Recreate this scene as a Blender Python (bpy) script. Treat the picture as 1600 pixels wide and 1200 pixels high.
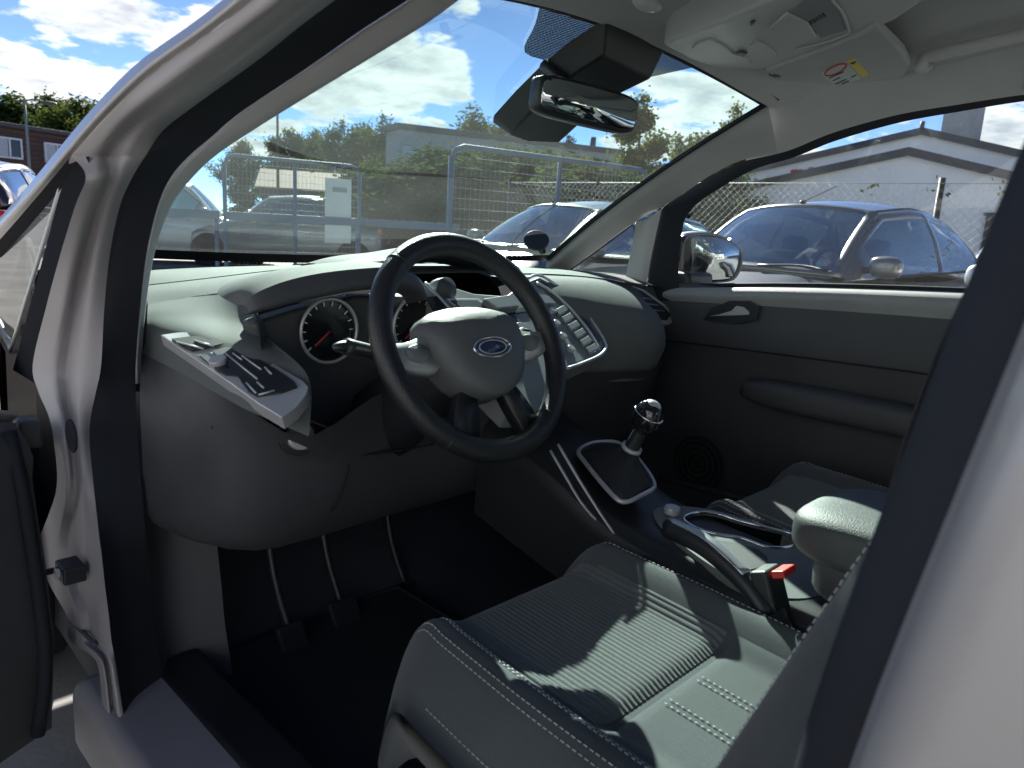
import bpy, bmesh, math, random
import numpy as np
from mathutils import Vector, Matrix, noise as mnoise

for o in list(bpy.data.objects): bpy.data.objects.remove(o)
scene = bpy.context.scene
COL = scene.collection
rad = math.radians

# ------------------------------------------------------------------ camera
CAM = np.array([-1.21, 0.0, 1.19]); YAW, PITCH, ROLL, FPX = 45.8, 11.8, 3.25, 1187.0
_y, _p, _r = map(rad, (YAW, PITCH, ROLL))
_d = np.array([math.sin(_y), math.cos(_y), 0]); _r0 = np.array([math.cos(_y), -math.sin(_y), 0]); _u0 = np.array([0, 0, 1.])
CF = math.cos(_p)*_d - math.sin(_p)*_u0
_u1 = math.sin(_p)*_d + math.cos(_p)*_u0
CU = _u1*math.cos(_r) - _r0*math.sin(_r)
CR = _r0*math.cos(_r) + _u1*math.sin(_r)
cam = bpy.data.cameras.new('camera'); camo = bpy.data.objects.new('camera', cam); COL.objects.link(camo)
cam.sensor_width = 36; cam.lens = 36*FPX/1600; cam.clip_start = .02; cam.clip_end = 3000
camo.matrix_world = Matrix(((CR[0], CU[0], -CF[0], CAM[0]), (CR[1], CU[1], -CF[1], CAM[1]), (CR[2], CU[2], -CF[2], CAM[2]), (0, 0, 0, 1)))
cam.dof.use_dof = True; cam.dof.focus_distance = 1.9; cam.dof.aperture_fstop = 7.5
scene.camera = camo

# ------------------------------------------------------------------ world, sun, exposure
SUN_AZ, SUN_EL = 36.0, 32.3
w = bpy.data.worlds.new('World'); scene.world = w; w.use_nodes = True
nt = w.node_tree; nt.nodes.clear(); N = nt.nodes.new; L = nt.links.new
def wmath(op, a, b=None, clamp=False):
    n = N('ShaderNodeMath'); n.operation = op; n.use_clamp = clamp
    for i, v in enumerate((a, b)):
        if v is None: continue
        if isinstance(v, (int, float)): n.inputs[i].default_value = v
        else: L(v, n.inputs[i])
    return n.outputs[0]
out = N('ShaderNodeOutputWorld'); sky = N('ShaderNodeTexSky'); sky.sky_type = 'NISHITA'; sky.sun_disc = False
sky.sun_elevation = rad(SUN_EL); sky.sun_rotation = rad(SUN_AZ); sky.altitude = 4000; sky.air_density = .55; sky.dust_density = 0; sky.ozone_density = 3
bg = N('ShaderNodeBackground'); bg.inputs[1].default_value = .05
L(sky.outputs[0], bg.inputs[0])
tc = N('ShaderNodeTexCoord'); sep = N('ShaderNodeSeparateXYZ'); L(tc.outputs['Generated'], sep.inputs[0])
den = wmath('ADD', wmath('MAXIMUM', sep.outputs[2], 0.0), .16)
comb = N('ShaderNodeCombineXYZ'); L(wmath('DIVIDE', sep.outputs[0], den), comb.inputs[0]); L(wmath('DIVIDE', sep.outputs[1], den), comb.inputs[1])
comb.inputs[2].default_value = 3.7
def wnoise(scale, detail, rough, dist=0.0, vec=None):
    n = N('ShaderNodeTexNoise'); n.inputs['Scale'].default_value = scale; n.inputs['Detail'].default_value = detail
    n.inputs['Roughness'].default_value = rough; n.inputs['Distortion'].default_value = dist
    L(vec or comb.outputs[0], n.inputs['Vector']); return n.outputs['Fac']
base = wnoise(2.6, 12, .60, .1)
# broad cumulus banks (direction of centre, angular size, weight)
def sdir(px, py):
    v = CF*FPX + CR*(px-800) - CU*(py-600); return v/np.linalg.norm(v)
acc = None
banks = [(3.0, .25, [(80, 8), (130, 14), (180, 22), (230, 32), (280, 38), (250, 8), (200, 0), (320, 8), (150, -12)]), (2.6, .25, [(10, 92), (55, 94), (100, 104), (150, 116), (195, 126), (30, 116), (90, 124), (140, 130), (230, 130)]),
         (3.0, .24, [(490, 140), (540, 112), (585, 92), (625, 92), (600, 130), (640, 142), (560, 152), (520, 162), (680, 108), (690, 132)]), (1.9, .22, [(640, 204), (672, 208), (608, 200), (690, 2), (720, 4)]), (3.6, .22, [(1040, 140), (1100, 160), (1150, 190), (1090, 215), (1010, 205), (1160, 230), (960, 175)]),
         (2.2, .22, [(420, 222), (392, 226), (455, 228)]), (3.0, .24, [(1570, 190), (1540, 218), (1610, 214), (1640, 180)]), (2.4, .2, [(1280, 215), (1240, 235), (1330, 198), (1390, 176)]), (1.3, .2, [(12, 8), (40, 48), (75, 55), (165, 58)])]
for size, wt, pts in banks:
    for (px, py) in pts:
        dv = sdir(px, py); vm = N('ShaderNodeVectorMath'); vm.operation = 'DOT_PRODUCT'; L(tc.outputs['Generated'], vm.inputs[0]); vm.inputs[1].default_value = dv
        mr = N('ShaderNodeMapRange'); mr.interpolation_type = 'SMOOTHSTEP'; L(vm.outputs['Value'], mr.inputs[0])
        mr.inputs[1].default_value = math.cos(rad(size)); mr.inputs[2].default_value = math.cos(rad(size*.25)); mr.inputs[3].default_value = 0; mr.inputs[4].default_value = wt
        acc = mr.outputs[0] if acc is None else wmath('MAXIMUM', acc, mr.outputs[0])
dens = wmath('ADD', base, acc)
cov = N('ShaderNodeMapRange'); cov.interpolation_type = 'SMOOTHSTEP'; L(dens, cov.inputs[0]); cov.inputs[1].default_value = .63; cov.inputs[2].default_value = .73
thick = N('ShaderNodeMapRange'); L(wmath('ADD', dens, wmath('MULTIPLY', wnoise(4.2, 8, .62, .3), .75)), thick.inputs[0])
thick.inputs[1].default_value = 1.0; thick.inputs[2].default_value = 1.34
ccol = N('ShaderNodeValToRGB'); L(thick.outputs[0], ccol.inputs[0])
ccol.color_ramp.elements[0].color = (1, 1, 1, 1); ccol.color_ramp.elements[1].color = (.46, .50, .57, 1)
bgc = N('ShaderNodeBackground'); L(ccol.outputs[0], bgc.inputs[0]); bgc.inputs[1].default_value = .31
mx = N('ShaderNodeMixShader'); L(cov.outputs[0], mx.inputs[0]); L(bg.outputs[0], mx.inputs[1]); L(bgc.outputs[0], mx.inputs[2])
L(mx.outputs[0], out.inputs[0])

sl = bpy.data.lights.new('sun', 'SUN'); so = bpy.data.objects.new('sun', sl); COL.objects.link(so)
sl.energy = 3.8; sl.angle = rad(.55); sl.color = (1, .95, .87)
sv = Vector((math.sin(rad(SUN_AZ))*math.cos(rad(SUN_EL)), math.cos(rad(SUN_AZ))*math.cos(rad(SUN_EL)), math.sin(rad(SUN_EL))))
so.rotation_euler = sv.to_track_quat('Z', 'Y').to_euler(); so.location = (0, 0, 30)
vs = scene.view_settings; vs.view_transform = 'Standard'; vs.look = 'None'; vs.exposure = 2.2; vs.gamma = 1; vs.use_curve_mapping = False
scene.cycles.max_bounces = 10; scene.cycles.transparent_max_bounces = 24; scene.cycles.glossy_bounces = 5; scene.cycles.diffuse_bounces = 4
scene.cycles.caustics_reflective = False; scene.cycles.caustics_refractive = False

# ------------------------------------------------------------------ rays through the photograph onto real surfaces
def ray(px, py): return CF*FPX + CR*(px-800) - CU*(py-600)
def P(px, py, x=None, y=None, z=None):
    v = ray(px, py); i, val = (0, x) if x is not None else (1, y) if y is not None else (2, z)
    return CAM + v*((val-CAM[i])/v[i])
def PP(px, py, p0, n):
    v = ray(px, py); p0 = np.array(p0, float); n = np.array(n, float)
    return CAM + v*(((p0-CAM)@n)/(v@n))
def side_x(z, off): return .70+off-(1.45-min(.15, max(0, off))*6.0)*max(0, min(z, 1.6)-1.12)**2
def SIDE(px, py, off=0., sign=-1):
    v = ray(px, py); v = v/np.linalg.norm(v)
    f = lambda t: (CAM+v*t)[0] - sign*side_x((CAM+v*t)[2], off)
    a, b = .02, 4.
    ts = np.linspace(a, b, 400); prev = f(ts[0])
    for k in range(1, 400):
        cur = f(ts[k])
        if prev <= 0 < cur:
            lo, hi = ts[k-1], ts[k]
            for _ in range(30):
                m = (lo+hi)/2
                if f(m) <= 0: lo = m
                else: hi = m
            return CAM+v*lo
        prev = cur
    return P(px, py, x=sign*(.70+off))
def WS(s, t, off=0.):
    bulge = 4*t*(1-t)*.02
    y0, y1 = 1.90-.20*s*s, 1.0-.095*s*s; z0, z1 = 1.07+.025*s*s, 1.585-.085*s*s
    p = np.array([s*(.70+(.53-.70)*t), y0+(y1-y0)*t+bulge*.45, z0+(z1-z0)*t+bulge*.9])
    return p - off*np.array([0, .45, .9])
def WRAY(px, py, off=0.):
    v = ray(px, py); s, t, k = 0., .5, 1.5/np.linalg.norm(v)
    for _ in range(25):
        F0 = WS(s, t, off)-(CAM+v*k)
        J = np.stack([(WS(s+1e-4, t, off)-WS(s, t, off))/1e-4, (WS(s, t+1e-4, off)-WS(s, t, off))/1e-4, -v], 1)
        d = np.linalg.solve(J, -F0); s += d[0]; t += d[1]; k += d[2]
    return WS(s, t, off)

# ------------------------------------------------------------------ materials
MATS = {}
def mat(name, col, rough=.5, metal=0., var=.12, vscale=6., bump=0., bscale=300., spec=.5, coat=0., sheen=0.):
    if name in MATS: return MATS[name]
    m = bpy.data.materials.new(name); m.use_nodes = True; t = m.node_tree; b = t.nodes['Principled BSDF']
    b.inputs['Roughness'].default_value = rough; b.inputs['Metallic'].default_value = metal
    b.inputs['Specular IOR Level'].default_value = spec
    if coat: b.inputs['Coat Weight'].default_value = coat; b.inputs['Coat Roughness'].default_value = .04
    if sheen: b.inputs['Sheen Weight'].default_value = sheen; b.inputs['Sheen Roughness'].default_value = .4
    tcn = t.nodes.new('ShaderNodeTexCoord')
    nz = t.nodes.new('ShaderNodeTexNoise'); nz.inputs['Scale'].default_value = vscale; nz.inputs['Detail'].default_value = 8; nz.inputs['Roughness'].default_value = .62
    t.links.new(tcn.outputs['Object'], nz.inputs['Vector'])
    rp = t.nodes.new('ShaderNodeValToRGB'); rp.color_ramp.elements[0].position = .3; rp.color_ramp.elements[1].position = .72
    rp.color_ramp.elements[0].color = tuple(c*(1-var) for c in col)+(1,); rp.color_ramp.elements[1].color = tuple(min(1, c*(1+var)) for c in col)+(1,)
    t.links.new(nz.outputs['Fac'], rp.inputs[0]); t.links.new(rp.outputs[0], b.inputs['Base Color'])
    rr = t.nodes.new('ShaderNodeMapRange'); rr.inputs[3].default_value = max(0, rough-.06); rr.inputs[4].default_value = min(1, rough+.08)
    t.links.new(nz.outputs['Fac'], rr.inputs[0]); t.links.new(rr.outputs[0], b.inputs['Roughness'])
    if bump:
        n2 = t.nodes.new('ShaderNodeTexNoise'); n2.inputs['Scale'].default_value = bscale; n2.inputs['Detail'].default_value = 2
        t.links.new(tcn.outputs['Object'], n2.inputs['Vector'])
        bp = t.nodes.new('ShaderNodeBump'); bp.inputs['Strength'].default_value = bump; bp.inputs['Distance'].default_value = .002
        t.links.new(n2.outputs['Fac'], bp.inputs['Height']); t.links.new(bp.outputs[0], b.inputs['Normal'])
    MATS[name] = m; return m
def glass(name, tint=(.85, .93, .92), haze=.05, dust=.0, refl=1.0, f0=.075):
    """thin pane: tinted transmission, mirror reflection by Fresnel, and a film of dust that catches light"""
    m = bpy.data.materials.new(name); m.use_nodes = True; t = m.node_tree; t.nodes.clear(); n = t.nodes.new; l = t.links.new
    o = n('ShaderNodeOutputMaterial'); tr = n('ShaderNodeBsdfTransparent'); tr.inputs[0].default_value = tint+(1,)
    gl = n('ShaderNodeBsdfGlossy'); gl.inputs['Roughness'].default_value = .0; gl.inputs[0].default_value = (refl, refl, refl, 1)
    fr = n('ShaderNodeLayerWeight'); fr.inputs[0].default_value = .5
    pw = n('ShaderNodeMath'); pw.operation = 'POWER'; l(fr.outputs['Facing'], pw.inputs[0]); pw.inputs[1].default_value = 4.5
    fac = n('ShaderNodeMapRange'); l(pw.outputs[0], fac.inputs[0]); fac.inputs[3].default_value = f0; fac.inputs[4].default_value = .95
    m1 = n('ShaderNodeMixShader'); l(fac.outputs[0], m1.inputs[0]); l(tr.outputs[0], m1.inputs[1]); l(gl.outputs[0], m1.inputs[2])
    df = n('ShaderNodeBsdfDiffuse'); df.inputs[0].default_value = (.75, .78, .76, 1)
    tl = n('ShaderNodeBsdfTranslucent'); tl.inputs[0].default_value = (.75, .78, .76, 1)
    dm = n('ShaderNodeMixShader'); dm.inputs[0].default_value = .6; l(df.outputs[0], dm.inputs[1]); l(tl.outputs[0], dm.inputs[2])
    tcn = n('ShaderNodeTexCoord'); nz = n('ShaderNodeTexNoise'); nz.inputs['Scale'].default_value = 700; nz.inputs['Detail'].default_value = 1; l(tcn.outputs['Object'], nz.inputs['Vector'])
    n2 = n('ShaderNodeTexNoise'); n2.inputs['Scale'].default_value = 5; n2.inputs['Detail'].default_value = 5; l(tcn.outputs['Object'], n2.inputs['Vector'])
    sp = n('ShaderNodeMapRange'); l(nz.outputs['Fac'], sp.inputs[0]); sp.inputs[1].default_value = .62; sp.inputs[2].default_value = .74; sp.inputs[3].default_value = 0; sp.inputs[4].default_value = dust
    hz = n('ShaderNodeMapRange'); l(n2.outputs['Fac'], hz.inputs[0]); hz.inputs[1].default_value = .3; hz.inputs[2].default_value = .7; hz.inputs[3].default_value = haze*.45; hz.inputs[4].default_value = haze*1.5
    ad = n('ShaderNodeMath'); ad.operation = 'ADD'; ad.use_clamp = True; l(sp.outputs[0], ad.inputs[0]); l(hz.outputs[0], ad.inputs[1])
    m2 = n('ShaderNodeMixShader'); l(ad.outputs[0], m2.inputs[0]); l(m1.outputs[0], m2.inputs[1]); l(dm.outputs[0], m2.inputs[2])
    l(m2.outputs[0], o.inputs[0]); MATS[name] = m; return m
PAINT = mat('silver_paint', (.40, .383, .378), .40, .25, var=.05, vscale=3, coat=.25)
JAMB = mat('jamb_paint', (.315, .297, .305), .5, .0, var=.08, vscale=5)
DASH = mat('dash_plastic', (.12, .132, .134), .72, bump=.35, bscale=900, var=.08, spec=.12)
DASH2 = mat('dash_lower_plastic', (.055, .058, .064), .55, bump=.3, bscale=900)
TRIM = mat('pillar_trim', (.44, .445, .445), .62, bump=.1, bscale=1200, var=.05)
LINER = mat('headliner_cloth', (.50, .51, .51), .9, bump=.3, bscale=1500, var=.06, spec=.2)
OHPL = mat('overhead_plastic', (.55, .56, .56), .5, bump=.1, bscale=1200, var=.04)
RUBBER = mat('black_rubber', (.020, .023, .030), .7, bump=.1, bscale=500, spec=.15)
FRIT = mat('black_print_band', (.008, .009, .012), .8, spec=.05)
BLACK = mat('black_plastic', (.016, .018, .022), .42, bump=.15, bscale=800)
GLOSSB = mat('gloss_black', (.01, .011, .013), .12, coat=.5)
SILV = mat('satin_silver', (.52, .53, .55), .36, .45, var=.04)
CHROME = mat('chrome', (.75, .76, .78), .1, 1., var=.02)
LEATH = mat('leather', (.014, .016, .019), .38, bump=.5, bscale=450, var=.15)
FABRIC = mat('seat_fabric', (.078, .090, .096), .9, bump=.7, bscale=1100, var=.12, spec=.15, sheen=.25)
FABRIB = mat('ribbed_fabric', (.125, .142, .145), .9, bump=.7, bscale=1400, var=.1, spec=.15, sheen=.3)
THREAD = mat('thread', (.5, .52, .52), .8)
CARPET = mat('carpet', (.05, .05, .056), 1., bump=.8, bscale=500, spec=.05)
MIRR = mat('mirror_glass', (.55, .6, .6), .01, 1., var=.01)
RED = mat('red_button', (.55, .03, .025), .4)
WHITE = mat('white_plastic', (.72, .73, .74), .5)
YELLOW = mat('yellow_print', (.75, .62, .12), .6)
REDINK = mat('red_print', (.6, .06, .05), .6)
INK = mat('black_print', (.03, .03, .03), .7)
WSG = glass('windscreen_glass', (.70, .88, .83), .022, .06, 1.0, .06)
SDG = glass('side_glass', (.91, .97, .965), .012, .035)
EXG = glass('parked_car_glass', (.30, .38, .38), .015, .0, 1.0, .42)

# ------------------------------------------------------------------ mesh helpers
def cr(pts, n, closed=False):
    p = np.array(pts, float)
    if len(p) < 3 and not closed: return np.array([p[0]+(p[-1]-p[0])*i/(n-1) for i in range(n)])
    if closed: q = np.vstack([p[-1], p, p[0], p[1]])
    else: q = np.vstack([2*p[0]-p[1], p, 2*p[-1]-p[-2]])
    segs = len(q)-3; d = [np.linalg.norm(q[i+2]-q[i+1])+1e-9 for i in range(segs)]
    cum = np.concatenate([[0], np.cumsum(d)]); res = []
    for k in range(n):
        s = cum[-1]*k/(n if closed else n-1)
        i = min(segs-1, max(0, int(np.searchsorted(cum, s, side='right')-1))); u = min(1., (s-cum[i])/d[i])
        a, b, c, e = q[i:i+4]
        res.append(.5*((2*b)+(c-a)*u+(2*a-5*b+4*c-e)*u*u+(3*b-a-3*c+e)*u**3))
    return np.array(res)
def mesh_obj(name, verts, faces, m, parent=None, smooth=True, bevel=0, solid=0, subsurf=0, autos=False):
    me = bpy.data.meshes.new(name); me.from_pydata([tuple(map(float, v)) for v in verts], [], [tuple(f) for f in faces]); me.update()
    if smooth: me.shade_smooth()
    o = bpy.data.objects.new(name, me); COL.objects.link(o)
    for mm in (m if isinstance(m, (list, tuple)) else [m]): me.materials.append(mm)
    if parent is not None: o.parent = parent
    if solid: md = o.modifiers.new('t', 'SOLIDIFY'); md.thickness = solid; md.offset = 0
    if bevel:
        md = o.modifiers.new('b', 'BEVEL'); md.width = bevel; md.segments = 3; md.limit_method = 'ANGLE'; md.angle_limit = rad(35)
        if smooth: md.harden_normals = True
    if subsurf: md = o.modifiers.new('s', 'SUBSURF'); md.levels = subsurf; md.render_levels = subsurf
    return o
def cri(pts, n):
    p = np.array(pts, float); q = np.vstack([2*p[0]-p[1], p, 2*p[-1]-p[-2]]); res = []
    for k in range(n):
        s = (len(p)-1)*k/(n-1); i = min(len(p)-2, int(s)); u = s-i; a, b, c, e = q[i:i+4]
        res.append(.5*((2*b)+(c-a)*u+(2*a-5*b+4*c-e)*u*u+(3*b-a-3*c+e)*u**3))
    return np.array(res)
def loft(name, curves, m, parent=None, n=28, k=None, solid=0, linear=False, idx=False):
    cs = [(cri if idx else cr)(c, n) for c in curves]
    if k is None: k = max(2, 4*(len(cs)-1)+1)
    G = []
    for j in range(n):
        col = [c[j] for c in cs]
        if linear or len(col) == 2:
            t = np.linspace(0, len(col)-1, k); G.append([col[min(int(a), len(col)-2)]*(1-(a-min(int(a), len(col)-2)))+col[min(int(a), len(col)-2)+1]*(a-min(int(a), len(col)-2)) for a in t])
        else: G.append(list(cr(col, k)))
    V = [p for row in G for p in row]
    Fc = [(j*k+i, j*k+i+1, (j+1)*k+i+1, (j+1)*k+i) for j in range(n-1) for i in range(k-1)]
    return mesh_obj(name, V, Fc, m, parent, solid=solid)
def tube_data(pts, r, seg=10, closed=False, caps=True, flat=1.0, up=None):
    pts = [Vector(p) for p in pts]; n = len(pts); V = []; Fc = []; prev = None
    for i in range(n):
        a = pts[(i-1) % n] if (closed or i > 0) else pts[0]; b = pts[(i+1) % n] if (closed or i < n-1) else pts[-1]
        t = (b-a).normalized()
        if up is not None: u = Vector(up)
        elif prev is None: u = Vector((0, 0, 1)) if abs(t.z) < .9 else Vector((1, 0, 0))
        else: u = prev
        u = (u-t*u.dot(t)).normalized(); v = t.cross(u); prev = u
        rr = r(i/(n-1)) if callable(r) else r
        for s in range(seg):
            an = 2*math.pi*s/seg; V.append(pts[i]+u*(math.cos(an)*rr*flat)+v*(math.sin(an)*rr))
    for i in range(n if closed else n-1):
        for s in range(seg):
            j = (i+1) % n; Fc.append((i*seg+s, i*seg+(s+1) % seg, j*seg+(s+1) % seg, j*seg+s))
    if caps and not closed: Fc.append(tuple(range(seg))[::-1]); Fc.append(tuple((n-1)*seg+s for s in range(seg)))
    return V, Fc
def tube(name, pts, r, m, parent=None, seg=10, closed=False, n=None, flat=1.0, up=None):
    if n: pts = cr(pts, n, closed)
    V, Fc = tube_data(pts, r, seg, closed, flat=flat, up=up); return mesh_obj(name, V, Fc, m, parent)
def compact(V, Fc):
    used = sorted({i for f in Fc for i in f}); mp = {i: k for k, i in enumerate(used)}
    return [V[i] for i in used], [tuple(mp[i] for i in f) for f in Fc]
def join_data(parts):
    V = []; Fc = []
    for v, f in parts:
        b = len(V); V += list(v); Fc += [tuple(i+b for i in q) for q in f]
    return V, Fc
def box_data(c, s, R=None):
    c = Vector(c); V = []
    for dx in (-.5, .5):
        for dy in (-.5, .5):
            for dz in (-.5, .5):
                q = Vector((dx*s[0], dy*s[1], dz*s[2])); V.append(c+(R @ q if R is not None else q))
    return V, [(0, 1, 3, 2), (4, 6, 7, 5), (0, 4, 5, 1), (2, 3, 7, 6), (0, 2, 6, 4), (1, 5, 7, 3)]
def box(name, c, s, m, parent=None, R=None, bevel=.004):
    V, Fc = box_data(c, s, R); return mesh_obj(name, V, Fc, m, parent, smooth=bevel > 0, bevel=bevel)
def prism(name, poly, vec, m, parent=None, bevel=.003, smooth=True):
    p = [np.array(q, float) for q in poly]; n = len(p); vec = np.array(vec, float)
    nm = np.zeros(3)
    for i in range(n): nm += np.cross(p[i], p[(i+1) % n])
    if nm@vec > 0: p = p[::-1]
    V = p+[q+vec for q in p]; Fc = [tuple(range(n)), tuple(range(2*n-1, n-1, -1))]+[(i, i+n, (i+1) % n+n, (i+1) % n) for i in range(n)]
    return mesh_obj(name, V, Fc, m, parent, smooth=smooth and bevel > 0, bevel=bevel)
def blob(name, c, r, m, parent=None, e=(1, 1), R=None, nu=28, nv=16):
    V = []; Fc = []; sg = lambda a, q: math.copysign(abs(a)**q, a)
    for j in range(nv+1):
        ph = -math.pi/2+math.pi*j/nv
        for i in range(nu):
            th = 2*math.pi*i/nu
            q = Vector((r[0]*sg(math.cos(ph), e[1])*sg(math.cos(th), e[0]), r[1]*sg(math.cos(ph), e[1])*sg(math.sin(th), e[0]), r[2]*sg(math.sin(ph), e[1])))
            V.append(Vector(c)+(R @ q if R is not None else q))
    for j in range(nv):
        for i in range(nu): Fc.append((j*nu+i, j*nu+(i+1) % nu, (j+1)*nu+(i+1) % nu, (j+1)*nu+i))
    return mesh_obj(name, V, Fc, m, parent)
def disc_data(c, n, r, h, seg=24, r2=None):
    n = Vector(n).normalized(); a = n.orthogonal().normalized(); b = n.cross(a); c = Vector(c); r2 = r if r2 is None else r2; V = []
    for k in range(seg): V.append(c+(a*math.cos(2*math.pi*k/seg)+b*math.sin(2*math.pi*k/seg))*r)
    for k in range(seg): V.append(c+n*h+(a*math.cos(2*math.pi*k/seg)+b*math.sin(2*math.pi*k/seg))*r2)
    return V, [tuple(range(seg))[::-1], tuple(range(seg, 2*seg))]+[(k, (k+1) % seg, seg+(k+1) % seg, seg+k) for k in range(seg)]
def disc(name, c, n, r, h, m, parent=None, seg=24, r2=None, bevel=.002):
    V, Fc = disc_data(c, n, r, h, seg, r2); return mesh_obj(name, V, Fc, m, parent, bevel=bevel)
def thing(name, label, cat, loc=(0, 0, 0), rotz=0, group=None):
    o = bpy.data.objects.new(name, None); COL.objects.link(o); o.location = loc; o.rotation_euler = (0, 0, rotz); o.empty_display_size = .3
    o['label'] = label; o['category'] = cat
    if group: o['group'] = group
    return o
def tag(o, label, cat, group=None):
    o['label'] = label; o['category'] = cat
    if group: o['group'] = group
    return o
def struct(o): o['kind'] = 'structure'; return o
def textm(name, s, size, m, parent, mw, ext=.001, align='CENTER'):
    cu = bpy.data.curves.new(name, 'FONT'); cu.body = s; cu.size = size; cu.extrude = ext; cu.align_x = align; cu.align_y = 'CENTER'; cu.resolution_u = 2
    t = bpy.data.objects.new(name+'_tmp', cu); COL.objects.link(t)
    bpy.context.view_layer.update()
    me = bpy.data.meshes.new_from_object(t.evaluated_get(bpy.context.evaluated_depsgraph_get())); bpy.data.objects.remove(t); bpy.data.curves.remove(cu)
    me.transform(mw); o = bpy.data.objects.new(name, me); COL.objects.link(o); me.materials.clear(); me.materials.append(m)
    if parent is not None: o.parent = parent
    return o
def frame(o, xa, ya):
    """matrix with origin o, local x along xa, local y near ya"""
    xa = Vector(xa).normalized(); ya = Vector(ya); ya = (ya-xa*ya.dot(xa)).normalized(); za = xa.cross(ya)
    return Matrix(((xa.x, ya.x, za.x, o[0]), (xa.y, ya.y, za.y, o[1]), (xa.z, ya.z, za.z, o[2]), (0, 0, 0, 1)))

# ================================================================== the ground
GROUND = mat('asphalt', (.20, .20, .195), .9, var=.35, vscale=1.2, bump=.6, bscale=60)
struct(mesh_obj('ground', [(-400, -400, 0), (400, -400, 0), (400, 400, 0), (-400, 400, 0)], [(0, 1, 2, 3)], GROUND, smooth=False))

# ================================================================== the car we look into
car = thing('car', 'silver family car with its driver door open, seen from the driver side', 'car')
def T(pts, **k): return [P(px, py, **k) for px, py in pts]
def S(pts, off, sign=-1): return [SIDE(px, py, off, sign) for px, py in pts]

# ---- driver side door aperture: outer rail, pillar, jamb, seal, trim
sil = [(-60, 405), (0, 340), (50, 283), (100, 222), (150, 163), (215, 98), (300, 37), (345, 2), (420, -55), (520, -125)]
rail1 = [(-60, 418), (0, 352), (54, 293), (105, 232), (156, 173), (224, 107), (312, 44), (360, 5), (435, -50), (540, -120)]
rail2 = [(-60, 440), (0, 374), (60, 305), (112, 243), (165, 183), (240, 112), (330, 50), (392, 2), (460, -45), (565, -115)]
def ext(c, x, z): return list(c)+[np.array([x, .42, z]), np.array([x+.025, .15, z+.03]), np.array([x+.035, -.2, z+.035])]
loft('outer_rail', [ext(S(sil, .150), -.755, 1.505), ext(S(rail1, .162), -.765, 1.495), ext(S(rail2, .152), -.765, 1.485)], PAINT, car, n=60)
upA = [(112, 243), (165, 183), (240, 112), (330, 50), (392, 2), (460, -45), (565, -115)]
upB = [(149, 243), (192, 188), (265, 126), (355, 60), (420, 12), (490, -38), (595, -108)]
upC = [(170, 243), (212, 192), (285, 138), (375, 72), (440, 22), (508, -30), (615, -102)]
upD = [(198, 243), (232, 197), (296, 150), (390, 82), (455, 32), (524, -20), (630, -95)]
upE = [(228, 243), (252, 203), (306, 160), (402, 90), (468, 40), (540, -12), (645, -88)]
def S1(pts, o0, off): return [SIDE(pts[0][0]-3, pts[0][1]+22, o0-.014)]+[SIDE(x, y, o0 if i == 0 else (o0+off)/2 if i == 1 else off) for i, (x, y) in enumerate(pts)]
loft('roof_frame', [ext(S1(upA, .150, .152), -.765, 1.485), ext(S1(upB, .1336, .146), -.755, 1.488), ext(S1(upC, .1160, .128), -.735, 1.50), ext(S1(upD, .1060, .114), -.72, 1.505), ext(S1(upE, .085, .085), -.69, 1.51), ext(S1([(x+9, y+7) for x, y in upE], .066, .066), -.675, 1.515)], JAMB, car, n=56, idx=True)
# post below the roof frame, running down past the hinges
ys_ = [243, 275, 320, 395, 480, 570, 612, 650, 690, 765, 838, 868, 915, 962, 1000, 1022, 1045, 1110, 1150, 1200, 1260]
xA = [112, 134, 118, 95, 72, 51, 60, 76, 84, 88, 63, 60, 78, 104, 108, 140, 154, 160, 163, 156, 150]
xE = [228, 208, 188, 172, 163, 158, 150, 142, 140, 147, 155, 159, 164, 170, 174, 178, 182, 192, 200, 212, 225]
xI = [296, 268, 247, 229, 219, 212, 212, 213, 215, 221, 228, 231, 236, 240, 245, 249, 252, 262, 270, 284, 300]
offA = [.150]*6+[.152, .155]+[.158]*13; offE = [.085, .082, .08, .08, .083, .09, .098, .106, .114, .126, .134, .138]+[.142]*9; offI = [.03]*6+[.035, .04, .045]+[.055]*12
def col(xs, offs): return [SIDE(x, y, o) if y < 640 else P(x, y, x=-(.70+o)) for x, y, o in zip(xs, ys_, offs)]
def mixc(f, g): return col([a*(1-f)+b*f for a, b in zip(xA, xE)], [(a*(1-f)+b*f)+g*.7 for a, b, y in zip(offA, offE, ys_)])
post = loft('pillar_jamb', [col(xA, offA), mixc(.32, .007), mixc(.5, -.003), mixc(.74, .006), col(xE, offE)], JAMB, car, n=100, idx=True)
sTopO = ext([], -.69, 1.51)[::-1]+[SIDE(x, y, o) for x, y, o in [(645, -88, .085), (540, -12, .085), (467, 39, .085), (400, 89, .083), (304, 160, .083), (252, 204, .082)]]
sTopI = ext([], -.62, 1.525)[::-1]+[SIDE(x, y, o) for x, y, o in [(735, -66, .03), (640, -2, .03), (560, 50, .03), (480, 106, .03), (375, 176, .03), (330, 214, .03)]]
sO_ = sTopO+col(xE, offE); sI_ = sTopI+col(xI, offI); sM_ = [np.array(a)*.45+np.array(b)*.55+np.array([-.014, 0, 0]) for a, b in zip(sO_, sI_)]
loft('door_seal', [sO_, sM_, sI_], RUBBER, car, n=140, idx=True)
lowx = [(228, 640), (240, 700), (262, 765), (275, 868), (288, 962), (300, 1045), (318, 1150), (340, 1300)]
loft('kick_trim', [col(xI, offI)[6:], [P(x+26, y, x=-.71) for x, y in zip(xI[6:], ys_[6:])], [P(x+110, y, x=-.62) for x, y in zip(xI[6:], ys_[6:])]], DASH2, car, n=40, idx=True)
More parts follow.
